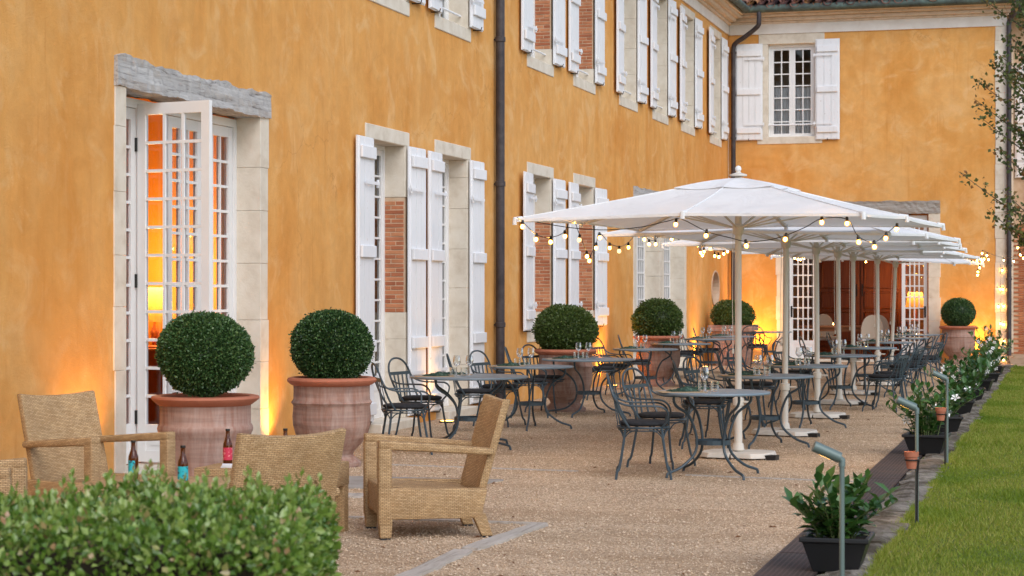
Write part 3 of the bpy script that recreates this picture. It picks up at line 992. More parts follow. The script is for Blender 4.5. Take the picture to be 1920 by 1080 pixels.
# --- eaves of the long wing
MB().box(4, Y0, 7.62, 7.84, -.01, .035, TL).build('eaves_band', 'band', wing)
for (za, zb, w) in ((7.84, 7.90, .10), (7.90, 7.97, .16), (7.97, 8.03, .30), (8.03, 8.10, .42)):
    MB().box(4, Y0 - w, za, zb, -.01, w, TL).build('cornice', 'cornice', wing, bevel=.012, seg=2)
mb = MB()
u = 30.0
while u < Y0 - .35:
    mb.add([TL(u, 7.905, .17), TL(u + .1, 7.905, .17), TL(u + .05, 7.905, .24), TL(u, 7.968, .17), TL(u + .1, 7.968, .17), TL(u + .05, 7.968, .24)],
           [(0, 1, 2), (3, 5, 4), (0, 2, 5, 3), (1, 4, 5, 2)])
    mb.add([TL(u + .06, 7.975, .31), TL(u + .16, 7.975, .31), TL(u + .11, 7.975, .37), TL(u + .06, 8.028, .31), TL(u + .16, 8.028, .31), TL(u + .11, 8.028, .37)],
           [(0, 1, 2), (3, 5, 4), (0, 2, 5, 3), (1, 4, 5, 2)])
    u += .135
tag(mb.build('dentil_course', 'cornice', wing), kind='stuff')
MB().tube([TL(4, 8.13, .52), TL(Y0 - .60, 8.13, .52)], .085, 10).build('gutter', 'gutter', wing, smooth=True)
# --- shell so that the rooms are dark: back wall, near gable, roof
MB().box(X0 - 8.2, X0 - 7.8, 4, Y0 + 7, -.1, 8.1).build('back_wall', 'plaster', wing)
MB().box(X0 - 7.8, X0 - .46, 3.9, 4.3, -.1, 8.1).build('gable_wall', 'plaster', wing)
mb = MB()
mb.add([(X0 + .55, 3.6, 8.17), (X0 + .55, Y0 + 8, 8.17), (X0 - 4, Y0 + 8, 9.6), (X0 - 4, 3.6, 9.6), (X0 - 8.6, Y0 + 8, 8.17), (X0 - 8.6, 3.6, 8.17)],
       [(0, 1, 2, 3), (3, 2, 4, 5), (0, 3, 5), (1, 4, 2), (0, 5, 4, 1)])
MB.build(mb, 'roof', 'roof_slab', wing)
MB().box(X0 - 7.8, X0 - .46, 4.3, Y0, 3.85, 4.15).build('upper_floor', 'room_dark', wing)
MB().box(X0 - 3.4, X0 - 3.2, 20.82, Y0, 0.02, 3.84).build('inner_wall', 'room_dark', wing)
MB().box(X0 - 3.4, X0 - 3.2, 4.4, Y0, 4.16, 8.0).build('inner_wall', 'room_dark', wing)
# the lit room behind the open door
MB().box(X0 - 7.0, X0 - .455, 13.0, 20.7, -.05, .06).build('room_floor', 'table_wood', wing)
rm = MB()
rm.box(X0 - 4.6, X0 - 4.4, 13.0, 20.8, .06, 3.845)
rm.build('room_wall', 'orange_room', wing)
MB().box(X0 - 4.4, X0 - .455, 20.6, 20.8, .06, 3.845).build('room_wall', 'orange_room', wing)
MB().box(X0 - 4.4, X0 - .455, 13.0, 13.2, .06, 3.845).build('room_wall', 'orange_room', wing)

# --- downpipes
def pipe(b, pts, r, name='downpipe', m='pipe'):
    return MB().tube(pts, r, 12).build(name, m, b, smooth=True)
py_ = on_facade(938, X0 + .09)
dp = pipe(wing, [(X0 + .09, py_, 8.1), (X0 + .09, py_, .02)], .062)
for z in (6.9, 5.1, 3.1, 1.15):
    MB().lathe([(.066, -.035), (.074, -.03), (.074, .03), (.066, .035)], 14, (X0 + .09, py_, z)).build('collar', 'pipe', dp, smooth=True)
    MB().box(X0, X0 + .05, py_ - .012, py_ + .012, z - .012, z + .012).build('bracket', 'pipe', dp)

# ================================================================== MANOR, END WING
def E_(px): return on_end(px, Y0)
def EZ(px, py): return height(py, E_(px), Y0)
wu0, wu1 = E_(1440), E_(1528)
wv0, wv1 = EZ(1484, 256), EZ(1484, 82)
du0, du1 = E_(1476), E_(1741)
dz1 = 3.40
facade(TE, endw, X0 + .002, XE, -.1, 8.1, [hole(wu0, wu1, wv0, wv1), (du0 - EPS, du1 + EPS, -.1, dz1 + .1)])
jambs(TE, endw, wu0, wu1, wv0, wv1, .16, .17)
MB().box(wu0 - .22, wu1 + .22, wv1, 7.617, -.16, .014, TE).build('lintel', 'stone', endw, bevel=.008, seg=1)
MB().box(wu0 - .25, wu1 + .17, wv0 - .17, wv0, -.16, .02, TE).build('sill', 'stone', endw, bevel=.008, seg=1)
um = (wu0 + wu1) / 2
MB().box(wu0 + .001, wu0 + .045, wv0, wv1, -.2, -.12, TE).box(wu1 - .045, wu1 - .001, wv0, wv1, -.2, -.12, TE).box(wu0 + .045, wu1 - .045, wv1 - .07, wv1 - .001, -.2, -.12, TE).build('window_frame', 'door_paint', endw)
for a, c in ((wu0 + .047, um - .001), (um + .001, wu1 - .047)):
    leaf(TE, endw, 'window', a, c, wv0 + .002, wv1 - .072, -.19, -.14, 2, 7, .07, .06, .08, .026)
MB().tube([TE(wu0 - .01, wv0 + .28, -.06), TE(wu1 + .01, wv0 + .28, -.06)], .02, 6).build('guard_bar', 'paint', endw)
# net curtain behind the lower half
mb = MB()
nn = 60
V = []
for i in range(nn + 1):
    u = wu0 + .05 + (wu1 - wu0 - .1) * i / nn
    w = -.225 + .02 * math.sin(i * .9) + .012 * math.sin(i * 2.3)
    V += [TE(u, wv0 + .02, w), TE(u, wv0 + .02 + (wv1 - wv0) * .53, w)]
mb.add(V, [(2 * i, 2 * i + 2, 2 * i + 3, 2 * i + 1) for i in range(nn)])
mb.build('net_curtain', 'curtain', endw, smooth=True)
sv0, sv1 = wv0 - .09, wv1 + .06
shutter(TE, endw, E_(1380), wu0 - .12, sv0 + .02, sv1 - .04, 1, .03)
shutter(TE, endw, wu1 + .02, E_(1575), sv0, sv1 + .02, 0, .03)
# wide glazed doorway
jambs(TE, endw, du0, du1, 0, dz1, .28, .26)
rough_beam(TE, 'lintel_beam', endw, E_(1457), E_(1763), dz1, dz1 + .30, -.30, .02, 50, .012, 'old_beam_end')
MB().box(du0 - .02, du1 + .02, -.05, .05, -.28, .08, TE).build('threshold', 'stone', endw)
for a, c, hs in ((E_(1479), E_(1530), 0), (E_(1690), E_(1738), 1)):
    lf = leaf(TE, endw, 'door', a, c, .06, dz1 - .04, -.16, -.115, 4, 11, .08, .1, .42, .028)
    uh = a + .05 if hs == 0 else c - .05
    zz = 1.22
    d = 1 if hs == 0 else -1
    MB().tube([TE(uh, zz, -.115), TE(uh, zz, -.06), TE(uh + d * .13, zz, -.06)], .012, 6).box(uh - .02, uh + .02, zz - .2, zz + .06, -.114, -.106, TE).build('handle', 'iron', lf)
# quoin on the free corner
z = -.05
k = 0
while z < 7.6:
    h = min(random.uniform(.5, .62), 7.618 - z)
    MB().box(E_(1866) + random.uniform(-.01, .01), XE + .03, z + .002, z + h - .002, -.5, .02, TE).build('quoin_stone', 'stone', endw, bevel=.006, seg=1)
    z += h
# eaves
MB().box(X0 + .036, XE + .04, 7.62, 7.86, -.01, .035, TE).build('eaves_band', 'band', endw)
for (za, zb, w) in ((7.86, 7.91, .08), (7.91, 8.00, .15), (8.00, 8.06, .28), (8.06, 8.12, .40)):
    MB().box(X0 + w, XE + .04 + w * .5, za, zb, -.01, w, TE).build('cornice', 'cornice', endw, bevel=.012, seg=2)
mb = MB()
u = X0 + .6
up = 0
while u < XE - .1:                                     # zigzag moulding
    a, c = (7.925, 7.985) if up == 0 else (7.985, 7.925)
    mb.bar(TE(u, a, .158), TE(u + .15, c, .158), .018, .02, (0, 1, 0))
    u += .15
    up = 1 - up
tag(mb.build('zigzag_moulding', 'cornice', endw), kind='stuff')
MB().tube([TE(X0 + .46, 8.15, .50), TE(XE + .35, 8.15, .50)], .085, 12).build('gutter', 'gutter', endw, smooth=True)
mb = MB()
mb.add([(X0 - 1, Y0 - .42, 8.16), (XE + .45, Y0 - .42, 8.16), (XE + .45, Y0 + 4.2, 9.6), (X0 - 1, Y0 + 4.2, 9.6), (XE + .45, Y0 + 8.6, 8.16), (X0 - 1, Y0 + 8.6, 8.16)],
       [(0, 1, 2, 3), (3, 2, 4, 5), (1, 4, 2), (0, 3, 5), (0, 5, 4, 1)])
roof = mb.build('roof', 'roof_slab', endw)
# canal tiles on the eaves rows
def tile_mesh(up):
    V, Fc = [], []
    n = 7
    for (t, r) in ((0, .105), (.46, .085)):
        for lay in (0, .014):
            for k in range(n):
                an = math.pi * k / (n - 1)
                s = 1 if up else -1
                V.append((math.cos(an) * (r - lay), t, s * math.sin(an) * (r - lay) * .85))
    for k in range(n - 1):
        Fc += [(k, k + 1, 2 * n + k + 1, 2 * n + k), (n + k + 1, n + k, 3 * n + k, 3 * n + k + 1), (k + 1, k, n + k, n + k + 1)]
    me = MB().add(V, Fc).mesh('tile', smooth=True)
    me.materials.append(M['tile'])
    return me
t_up, t_dn = tile_mesh(True), tile_mesh(False)
sl = math.atan2(9.6 - 8.16, 4.62)
for row in range(4):
    u = X0 + .30
    i = 0
    while u < XE + .45:
        for me, dz, du in ((t_dn, .10, 0), (t_up, .135, .13)):
            o = link('tile', me, None, roof)
            yy = Y0 - .60 + row * .36 + random.uniform(-.03, .03)
            zz = 8.13 + dz + row * .36 * math.tan(sl) + random.uniform(-.008, .008)
            o.location = Vector((u + du + random.uniform(-.015, .015), yy, zz)) - endw.location
            o.rotation_euler = (sl + random.uniform(-.03, .03), random.uniform(-.06, .06), random.uniform(-.05, .05))
        u += .262
        i += 1
# shell
MB().box(XE - .45, XE, Y0 + .5, Y0 + 8, -.1, 8.1).build('side_wall', 'plaster', endw)
MB().box(X0 - .8, XE, Y0 + 7.6, Y0 + 8, -.1, 8.1).build('back_wall', 'plaster', endw)
MB().box(X0 + .0, XE - .46, Y0 + .46, Y0 + 7.6, 3.9, 4.2).build('upper_floor', 'room_dark', endw)
MB().box(X0 + .3, XE - .46, Y0 + .46, Y0 + 7.6, -.05, .05).build('room_floor', 'table_wood', endw)
MB().box(X0 - .2, X0 + .28, Y0 + .46, Y0 + 7.6, -.05, 3.89).build('room_wall', 'room_brown', endw)
MB().box(X0 + .3, XE - .46, Y0 + 4.7, Y0 + 4.9, .05, 3.89).build('room_wall', 'room_brown', endw)
MB().box(X0 + .3, XE - .46, Y0 + 2.6, Y0 + 2.8, 4.25, 8.0).build('room_wall', 'room_dark', endw)
# corner downpipe with its swan neck, and the one at the free corner
def dpipe(b, pts, r):
    o = pipe(b, spline(pts, 5), r)
    return o
cx = X0 + .14
gp = at_depth(1423, 52, 45.4)
gx = on_end(1423, Y0 - .5)
o = dpipe(endw, [(gx, Y0 - .5, 8.08), (gx, Y0 - .5, 7.86), (gx - .05, Y0 - .45, 7.74), (gx - .35, Y0 - .28, 7.55), (cx + .06, Y0 - .16, 7.42), (cx, Y0 - .14, 7.28), (cx, Y0 - .14, 6.8), (cx, Y0 - .14, 3.5), (cx, Y0 - .14, .02)], .055)
for z in (7.2, 5.2, 3.2, 1.3):
    MB().lathe([(.058, -.03), (.066, -.026), (.066, .026), (.058, .03)], 12, (cx, Y0 - .14, z)).build('collar', 'pipe', o, smooth=True)
xr = on_end(1892, Y0 - .05)
o = dpipe(endw, [(xr + .22, Y0 - .5, 8.08), (xr + .2, Y0 - .48, 7.95), (xr + .06, Y0 - .2, 7.8), (xr, Y0 - .08, 7.66), (xr, Y0 - .08, 7.2), (xr, Y0 - .08, 3.0), (xr, Y0 - .08, .17)], .055)
for z in (6.4, 4.4, 3.2, 2.2, 1.9):
    MB().lathe([(.058, -.03), (.066, -.026), (.066, .026), (.058, .03)], 12, (xr, Y0 - .08, z)).build('collar', 'pipe', o, smooth=True)

# ================================================================== BRICK ANNEX BEYOND THE FREE CORNER
YA = Y0 + 2.2
annex = thing('brick_annex', 'brick annex with a white shuttered window seen past the free corner of the end wing', 'building', (2, YA, 0))
def TA(u, v, w): return (u, YA - w, v)
ax0 = XE + .02
MB().box(ax0, 9, -.1, 8.2, -.4, 0, TA).build('wall', 'mortar', annex)
z = .17
bme = MB().box(-.108, .108, -.02, .012, -.021, .021).mesh('brick', bevel=.003, seg=1)
bme.materials.append(M['brick'])
k = 0
while z < 3.2:                                          # courses in view
    u = ax0 + .22 + (.11 if k % 2 else 0)
    while u < ax0 + 1.0:
        o = link('brick', bme, None, annex)
        o.location = Vector(TA(u, z, 0)) - annex.location
        u += .228
    z += .055
    k += 1
for k in range(8):
    MB().box(ax0 + .0, ax0 + .10, .17 + k * .9, .17 + k * .9 + .895, -.05, .06, TA).build('quoin_stone', 'stone', annex)
shutter(TA, annex, ax0 + .14, ax0 + .80, 4.3, 7.0, 0, .02)
shutter(TA, annex, ax0 + 1.9, ax0 + 2.55, 4.3, 7.0, 0, .02)
MB().box(ax0 + .85, ax0 + 1.85, 4.3, 7.0, .0, .02, TA).build('window_panel', 'paint', annex)
MB().tube([TA(ax0 + .55, .17, .1), TA(ax0 + .55, 4.0, .1), TA(ax0 + .55, 8.0, .1)], .06, 10).build('downpipe', 'pipe', annex, smooth=True)
MB().add([TA(ax0, 8.2, .6), TA(9, 8.2, .6), TA(9, 9.6, -4), TA(ax0, 9.6, -4), TA(9, 8.2, -8), TA(ax0, 8.2, -8)], [(0, 1, 2, 3), (3, 2, 4, 5), (1, 4, 2), (0, 3, 5), (0, 5, 4, 1)]).build('roof', 'roof_slab', annex)

# ================================================================== TERRACOTTA POTS WITH CLIPPED BOX
def ball_cloud(R_, n, seed, sq=(1, 1, 1), rough=.05, lobes=.03):
    g_ = np.random.default_rng(seed)
    D = unit(g_.normal(size=(n, 3)))
    r = R_ * (1 - np.abs(g_.normal(0, rough, n)) * 1.6)
    ph = g_.uniform(0, 6.28, (6,))
    K = g_.normal(size=(6, 3)) * 3.0
    lump = sum(np.sin(D @ K[i] + ph[i]) for i in range(6)) / 6
    r = r * (1 + lobes * lump)
    K2 = g_.normal(size=(8, 3)) * 11.0
    pit = sum(np.sin(D @ K2[i] + ph[i % 6] * (i + 1)) for i in range(8)) / 8
    r = r * (1 - .10 * np.clip(pit - .12, 0, .5))
    st_ = g_.uniform(0, 1, n) < .04
    r[st_] *= 1 + g_.uniform(.0, .08, st_.sum())
    P = D * r[:, None] * np.array(sq)
    Dir = D + g_.normal(size=(n, 3)) * .75
    return P, Dir
URN = [(.20, .0), (.27, .0), (.275, .04), (.235, .07), (.195, .11), (.215, .15), (.275, .21), (.33, .29), (.355, .38), (.36, .46), (.352, .56), (.362, .575), (.372, .59), (.362, .605), (.352, .62), (.35, .70), (.352, .745)]
URN_RIM = [(.352, .745), (.37, .752), (.405, .775), (.412, .795), (.40, .815), (.37, .822), (.34, .815), (.325, .78), (.32, .68)]
TUB = [(.30, .0), (.325, .0), (.33, .05), (.342, .25), (.352, .47), (.362, .52), (.372, .54), (.376, .56), (.37, .585), (.358, .60), (.356, .70), (.358, .745)]
TUB_RIM = [(.358, .745), (.372, .752), (.415, .785), (.425, .80), (.42, .815), (.39, .822), (.35, .815), (.335, .78), (.33, .68)]
def pot(label, loc, kind, s, ball_r, ball_dz, leafm, seed, nleaf=15000, sq=(1, 1, 1), rough=.05, lobes=.07, leaf_l=.026, ball_label=None):
    t = thing('terracotta_pot', label, 'pot', loc, random.uniform(0, 6))
    if kind == 'square':
        t.rotation_euler = (0, 0, 0)
        mb = MB()
        V, Fc = [], []
        prof = [(.30, 0), (.31, .02), (.33, .1), (.38, .70)]
        for (r, z) in prof:
            V += [(-r * s, -r * s, z * s), (r * s, -r * s, z * s), (r * s, r * s, z * s), (-r * s, r * s, z * s)]
        for i in range(len(prof) - 1):
            for k in range(4):
                l = (k + 1) % 4
                Fc.append((i * 4 + k, i * 4 + l, i * 4 + 4 + l, i * 4 + 4 + k))
        Fc.append((3, 2, 1, 0))
        mb.add(V, Fc).build('body', 'terracotta', t, local=True)
        rm_ = MB()
        for a, c, e, f in ((-.44, .44, -.44, -.36), (-.44, .44, .36, .44), (-.44, -.36, -.36, .36), (.36, .44, -.36, .36)):
            rm_.box(a * s, c * s, e * s, f * s, .70 * s, .82 * s)
        rm_.build('rim', 'terracotta', t, local=True)
        MB().box(-.355 * s, .355 * s, -.355 * s, .355 * s, .69 * s, .73 * s).build('soil', 'soil', t, local=True)
    else:
        P, Q = (URN, URN_RIM) if kind == 'urn' else (TUB, TUB_RIM)
        MB().lathe([(r * s, z * s) for r, z in P], 40).build('body', 'terracotta', t, local=True, smooth=True)
        MB().lathe([(r * s, z * s) for r, z in Q], 40, caps=False, wob=.004).build('rim', 'terracotta_rim', t, local=True, smooth=True)
        MB().lathe([(.33 * s, .70 * s), (.33 * s, .74 * s)], 24).build('soil', 'soil', t, local=True)
    # the clipped ball is a plant of its own
    p = thing('boxwood_ball', ball_label, 'shrub', (loc[0], loc[1], .73 * s), random.uniform(0, 6), 'clipped box in terracotta pots')
    Pp, D = ball_cloud(ball_r, nleaf, seed, sq, rough, lobes)
    Pp[:, 2] += ball_dz - .73 * s
    keep = Pp[:, 2] > .02
    Pp, D = Pp[keep], D[keep]
    V, T_, var = leaf_cloud(Pp, D, leaf_l, leaf_l * .62, .2, seed + 5)
    core = bmesh.new()
    bmesh.ops.create_icosphere(core, subdivisions=3, radius=ball_r * .86)
    cv = np.array([v.co[:] for v in core.verts]) * np.array(sq)
    cv[:, 2] += ball_dz - .73 * s
    cv[:, 2] = np.maximum(cv[:, 2], .0)
    cf = np.array([[v.index for v in f.verts] for f in core.faces]) + len(V)
    core.free()
    V = np.concatenate([V, cv]); T_ = np.concatenate([T_, cf]); var = np.concatenate([var, np.zeros(len(cv))])
    quads_np('crown', V, T_, leafm, p, var)
    MB().tube([(0, 0, -.02), (.01, 0, .12), (0, .01, ball_dz - .73 * s)], [.022, .02, .014], 7).build('trunk', 'bark', p, local=True)
    return t
def pot_at(px, rim_y, s, toward=0.0):
    d = (CAM_H - .80 * s) * F / (rim_y - HOR)
    q = at_depth(px, rim_y, d + toward)
    return (q.x, q.y, 0)
pot('broad terracotta tub with salt streaks beside the open glazed door', pot_at(385, 742, 1.0), 'tub', .98, .36, 1.12, 'box_leaf', 11, 30000, (1, 1, .88), ball_label='dark clipped box ball in the tub by the open glazed door')
pot('footed terracotta urn between the glazed door and the first shutters', pot_at(622, 711, 1.0), 'urn', 1.0, .365, 1.10, 'box_leaf', 12, 30000, (1, 1, .92), ball_label='dark clipped box ball in the urn before the first tall shutters')
pot('terracotta urn under the brick-lined ground floor windows beside the downpipe', pot_at(1060, 657, 1.02), 'urn', 1.02, .43, 1.08, 'box_leaf_warm', 13, 17000, (1, 1, .80), .12, .15, .038, ball_label='loose wide box bush in the urn under the brick-lined windows')
pot('terracotta urn before the doors without shutters in the facade row', pot_at(1234, 634, 1.02), 'urn', 1.05, .43, 1.12, 'box_leaf_warm', 14, 13000, (1, 1, .88), .13, .16, .042, ball_label='loose box bush in the urn before the doors without shutters')
pot('square terracotta planter in the courtyard corner by the oval niche', (-7.02, 42.9, 0), 'square', 1.08, .47, 1.08, 'box_leaf_warm', 15, 8000, (1, 1, .74), .11, .14, .045, ball_label='low open box bush in the square corner planter')
p6 = Vector((on_end(1797, 45.3), 45.3, 0))
pot('terracotta urn at the free corner of the end wing by the far doorway', (p6.x, p6.y, 0), 'urn', 1.03, .37, 1.14, 'box_leaf', 16, 9000, (1, 1, .90), .05, .03, .032, ball_label='neat dark box ball in the urn by the far doorway')

# ================================================================== BISTRO TABLES AND CHAIRS
def ring(cx, cy, z, r, n=24):
    return [(cx + r * math.cos(2 * math.pi * k / n), cy + r * math.sin(2 * math.pi * k / n), z) for k in range(n)]
def make_table(D, label):
    t = thing('bistro_table', label, 'table', group='round grey bistro tables on the terrace')
    r = D / 2
    MB().lathe([(r - .03, .712), (r - .004, .716), (r, .722), (r, .730), (r - .004, .736), (r - .01, .737)], 48).build('table_top', 'steel_top', t, local=True, smooth=True)
    MB().lathe([(.145, .275), (.155, .275), (.155, .315), (.149, .315), (.149, .283), (.145, .283)], 20).build('shelf', 'steel', t, local=True)
    for k in range(4):
        an = math.pi / 4 + k * math.pi / 2 + .12
        prof = [(r * .80, .713), (r * .80, .655), (r * .72, .605), (r * .52, .545), (.20, .44), (.165, .30), (.20, .185), (.33, .085), (r * .86, .05), (r * .93, .035), (r * .95, .0)]
        pts = [(a * math.cos(an), a * math.sin(an), z) for a, z in prof]
        MB().tube(spline(pts, 3), .0125, 7).build('leg', 'steel', t, local=True, smooth=True)
    return t
def make_chair():
    t = thing('bistro_chair', 'x', 'chair', group='steel bistro armchairs')
    # faces +X
    MB().tube(ring(0, 0, .44, .225, 28), .010, 6, True).tube(ring(0, 0, .415, .215, 20), .006, 5, True).build('seat_frame', 'steel', t, local=True, smooth=True)
    MB().lathe([(.17, .452), (.205, .458), (.215, .470), (.212, .486), (.18, .496), (.08, .499)], 28).build('cushion', 'cushion', t, local=True, smooth=True)
    hoop = [(-.12, .19, .44), (-.19, .215, .55), (-.245, .238, .68), (-.275, .232, .765), (-.298, .185, .838), (-.311, .10, .882), (-.315, 0, .894)]
    pts = hoop + [(x, -y, z) for x, y, z in hoop[-2::-1]]
    MB().tube(spline(pts, 4), .011, 6).build('back_hoop', 'steel', t, local=True, smooth=True)
    MB().bar((-.262, .228, .735), (-.262, -.228, .735), .034, .009, (1, 0, 0)).build('crossbar', 'steel', t, local=True)
    for y in (-.13, -.045, .045, .13):
        x0 = -math.sqrt(max(.0, .222 ** 2 - y * y * .7))
        MB().bar((-.264, y * 1.12, .735), (x0, y, .44), .026, .006, (1, 0, 0)).build('slat', 'steel', t, local=True)
    for sgn in (1, -1):
        arm = [(-.262, .228, .735), (-.225, .262, .67), (-.12, .285, .635), (.05, .285, .632), (.15, .275, .625), (.205, .25, .58), (.20, .20, .50), (.155, .165, .44)]
        MB().tube(spline([(x, y * sgn, z) for x, y, z in arm], 3), .009, 6).build('armrest', 'steel', t, local=True, smooth=True)
    for fx in (1, -1):
        for sgn in (1, -1):
            top = (.155 * fx, .16 * sgn, .44)
            leg = [top, (.175 * fx, .178 * sgn, .28), (.205 * fx, .20 * sgn, .10), (.225 * fx, .215 * sgn, .065), (.235 * fx, .225 * sgn, .0)]
            mb = MB().tube(spline(leg, 3), .0115, 6)
            for a in (-.55, .55):
                c, s_ = math.cos(a), math.sin(a)
                e = (top[0] * c - top[1] * s_, top[0] * s_ + top[1] * c, .425)
                mb.tube(spline([(.168 * fx, .172 * sgn, .345), (.6 * .17 * fx + .4 * e[0], .6 * .172 * sgn + .4 * e[1], .40), e], 3), .006, 5)
            mb.build('leg', 'steel', t, local=True, smooth=True)
    return t
table_s = make_table(1.0, 'x')
table_l = make_table(1.22, 'x')
chair0 = make_chair()
used = set()
def place(proto, loc, rz, label):
    if proto.name in used:
        o = copy_tree(proto)
    else:
        used.add(proto.name)
        o = proto
    o.location = loc
    o.rotation_euler = (0, 0, rz)
    o['label'] = label
    return o
FAC = [(-5.94, 19.5, table_l), (-6.05, 22.35, table_s), (-5.98, 24.95, table_l), (-6.2, 29.6, table_s), (-6.28, 32.9, table_s), (-6.40, 36.4, table_s), (-6.38, 38.7, table_s), (-6.3, 43.3, table_s)]
PAR = [(-2.97, 17.04, table_s), (-3.02, 20.5, table_s), (-2.98, 23.45, table_s), (-3.0, 27.4, table_s), (-3.05, 31.3, table_s), (-3.05, 34.9, table_s), (-3.0, 38.2, table_s), (-3.0, 41.3, table_s)]
T_ALL = []
for i, (x, y, pr) in enumerate(FAC):
    rz = random.uniform(0, 1.5) if i else .2
    o = place(pr, (x, y, 0), rz, 'grey round bistro table, %s from the camera in the row along the facade' % ORD[i])
    T_ALL.append((o, x, y, pr is table_l, 'facade', i))
for i, (x, y, pr) in enumerate(PAR):
    rz = random.uniform(0, 1.5) if i else -.15
    o = place(pr, (x, y, 0), rz, 'grey round bistro table, %s from the camera in the row under the parasols' % ORD[i])
    T_ALL.append((o, x, y, False, 'parasol', i))
CH_F = [(-6.32, 18.55, 28), (-6.62, 20.0, -8), (-6.50, 21.55, 20), (-6.55, 22.75, -12), (-6.62, 24.4, 14), (-6.66, 25.5, -14), (-6.68, 28.7, 18), (-6.74, 29.8, -10), (-6.82, 31.9, 14), (-6.75, 33.2, -12),
        (-6.86, 36.0, 8), (-6.86, 37.0, -14), (-6.80, 38.6, 10), (-6.35, 41.9, 80)]
for i, (x, y, a) in enumerate(CH_F):
    k = i // 2 if i < 12 else 6 + (i - 12)
    which = 'nearer' if i % 2 == 0 else 'farther'
    if i >= 12:
        lab = 'steel bistro armchair on the wall side of the %s facade table' % ORD[k]
    else:
        lab = '%s of two steel bistro armchairs on the wall side of the %s facade table' % (which, ORD[k])
    place(chair0, (x, y, 0), R(a), lab)
CH_P = [(-3.52, 16.72, 12, 'nearest bistro armchair drawn up to the first parasol table, back to the facade'),
        (-3.58, 17.80, -16, 'bistro armchair just behind the nearest one at the first parasol table'),
        (-3.60, 20.1, 14, 'nearer bistro armchair on the facade side of the second parasol table'),
        (-3.66, 21.2, -16, 'farther bistro armchair on the facade side of the second parasol table'),
        (-3.66, 23.1, 12, 'nearer bistro armchair on the facade side of the third parasol table'),
        (-3.70, 24.3, -14, 'farther bistro armchair on the facade side of the third parasol table'),
        (-3.70, 27.1, 12, 'nearer bistro armchair on the facade side of the fourth parasol table'),
        (-3.70, 28.2, -14, 'farther bistro armchair on the facade side of the fourth parasol table'),
        (-3.75, 31.3, 0, 'bistro armchair on the facade side of the fifth parasol table'),
        (-3.75, 35.0, 0, 'bistro armchair on the facade side of the sixth parasol table'),
        (-2.36, 26.9, 168, 'bistro armchair on the lawn side of the fourth parasol table, facing the facade'),
        (-2.36, 27.95, 192, 'bistro armchair on the lawn side behind another at the fourth parasol table'),
        (-2.40, 30.6, 170, 'bistro armchair on the lawn side of the fifth parasol table'),
        (-2.36, 31.8, 195, 'second bistro armchair on the lawn side of the fifth parasol table'),
        (-2.34, 34.2, 168, 'bistro armchair on the lawn side of the sixth parasol table'),
        (-2.34, 35.3, 192, 'second bistro armchair on the lawn side of the sixth parasol table')]
for x, y, a, lab in CH_P:
    place(chair0, (x, y, 0), R(a), lab)

# ------------------------------------------------------------------ tableware
wine_me = MB().lathe([(.036, .0), (.034, .003), (.006, .008), (.004, .02), (.004, .085), (.010, .095), (.030, .112), (.040, .135), (.041, .155), (.036, .185), (.031, .208), (.0305, .208), (.035, .185), (.0398, .155), (.038, .134), (.028, .114), (.001, .099)], 20, caps=False).mesh('wine_glass', smooth=True)
wine_me.materials.append(M['table_glass'])
tum_me = MB().lathe([(.001, .0), (.033, .0), (.036, .01), (.038, .09), (.0368, .09), (.0345, .014), (.001, .012)], 18, caps=False).mesh('tumbler', smooth=True)
tum_me.materials.append(M['table_glass'])
def napkin_mesh(seed):
    g_ = random.Random(seed)
    n, m_ = 14, 8
    V = []
    for i in range(n + 1):
        for j in range(m_ + 1):
            u, v = i / n, j / m_
            z = .012 + .018 * math.sin(u * 7 + seed) * math.sin(v * 5 + seed * 2) + .012 * math.sin(u * 15 + v * 6 + seed) + .01 * (1 - abs(2 * v - 1))
            z *= min(1, 4 * u, 4 * (1 - u), 5 * v, 5 * (1 - v)) * .8 + .2
            V.append(((u - .5) * .26 + .01 * math.sin(v * 6), (v - .5) * .13 + .012 * math.sin(u * 8 + seed), max(z, .002)))
    k = m_ + 1
    Fc = [(i * k + j, (i + 1) * k + j, (i + 1) * k + j + 1, i * k + j + 1) for i in range(n) for j in range(m_)]
    V2 = V + [(x, y, 0) for x, y, z in V]
    o_ = len(V)
    Fc += [tuple(reversed([q + o_ for q in f])) for f in Fc]
    edge = [j for j in range(k)] + [i * k + m_ for i in range(1, n + 1)] + [n * k + j for j in range(m_ - 1, -1, -1)] + [i * k for i in range(n - 1, 0, -1)]
    Fc += [(edge[q], edge[q] + o_, edge[(q + 1) % len(edge)] + o_, edge[(q + 1) % len(edge)]) for q in range(len(edge))]
    return MB().add(V2, Fc).mesh('napkin', smooth=True)
nap = [napkin_mesh(s) for s in (1, 4)]
for q in nap:
    q.materials.append(M['napkin_green'])
mat_me = MB().box(-.2, .2, -.15, .15, 0, .003).mesh('placemat')
mat_me.materials.append(M['placemat'])
ZT = .7375
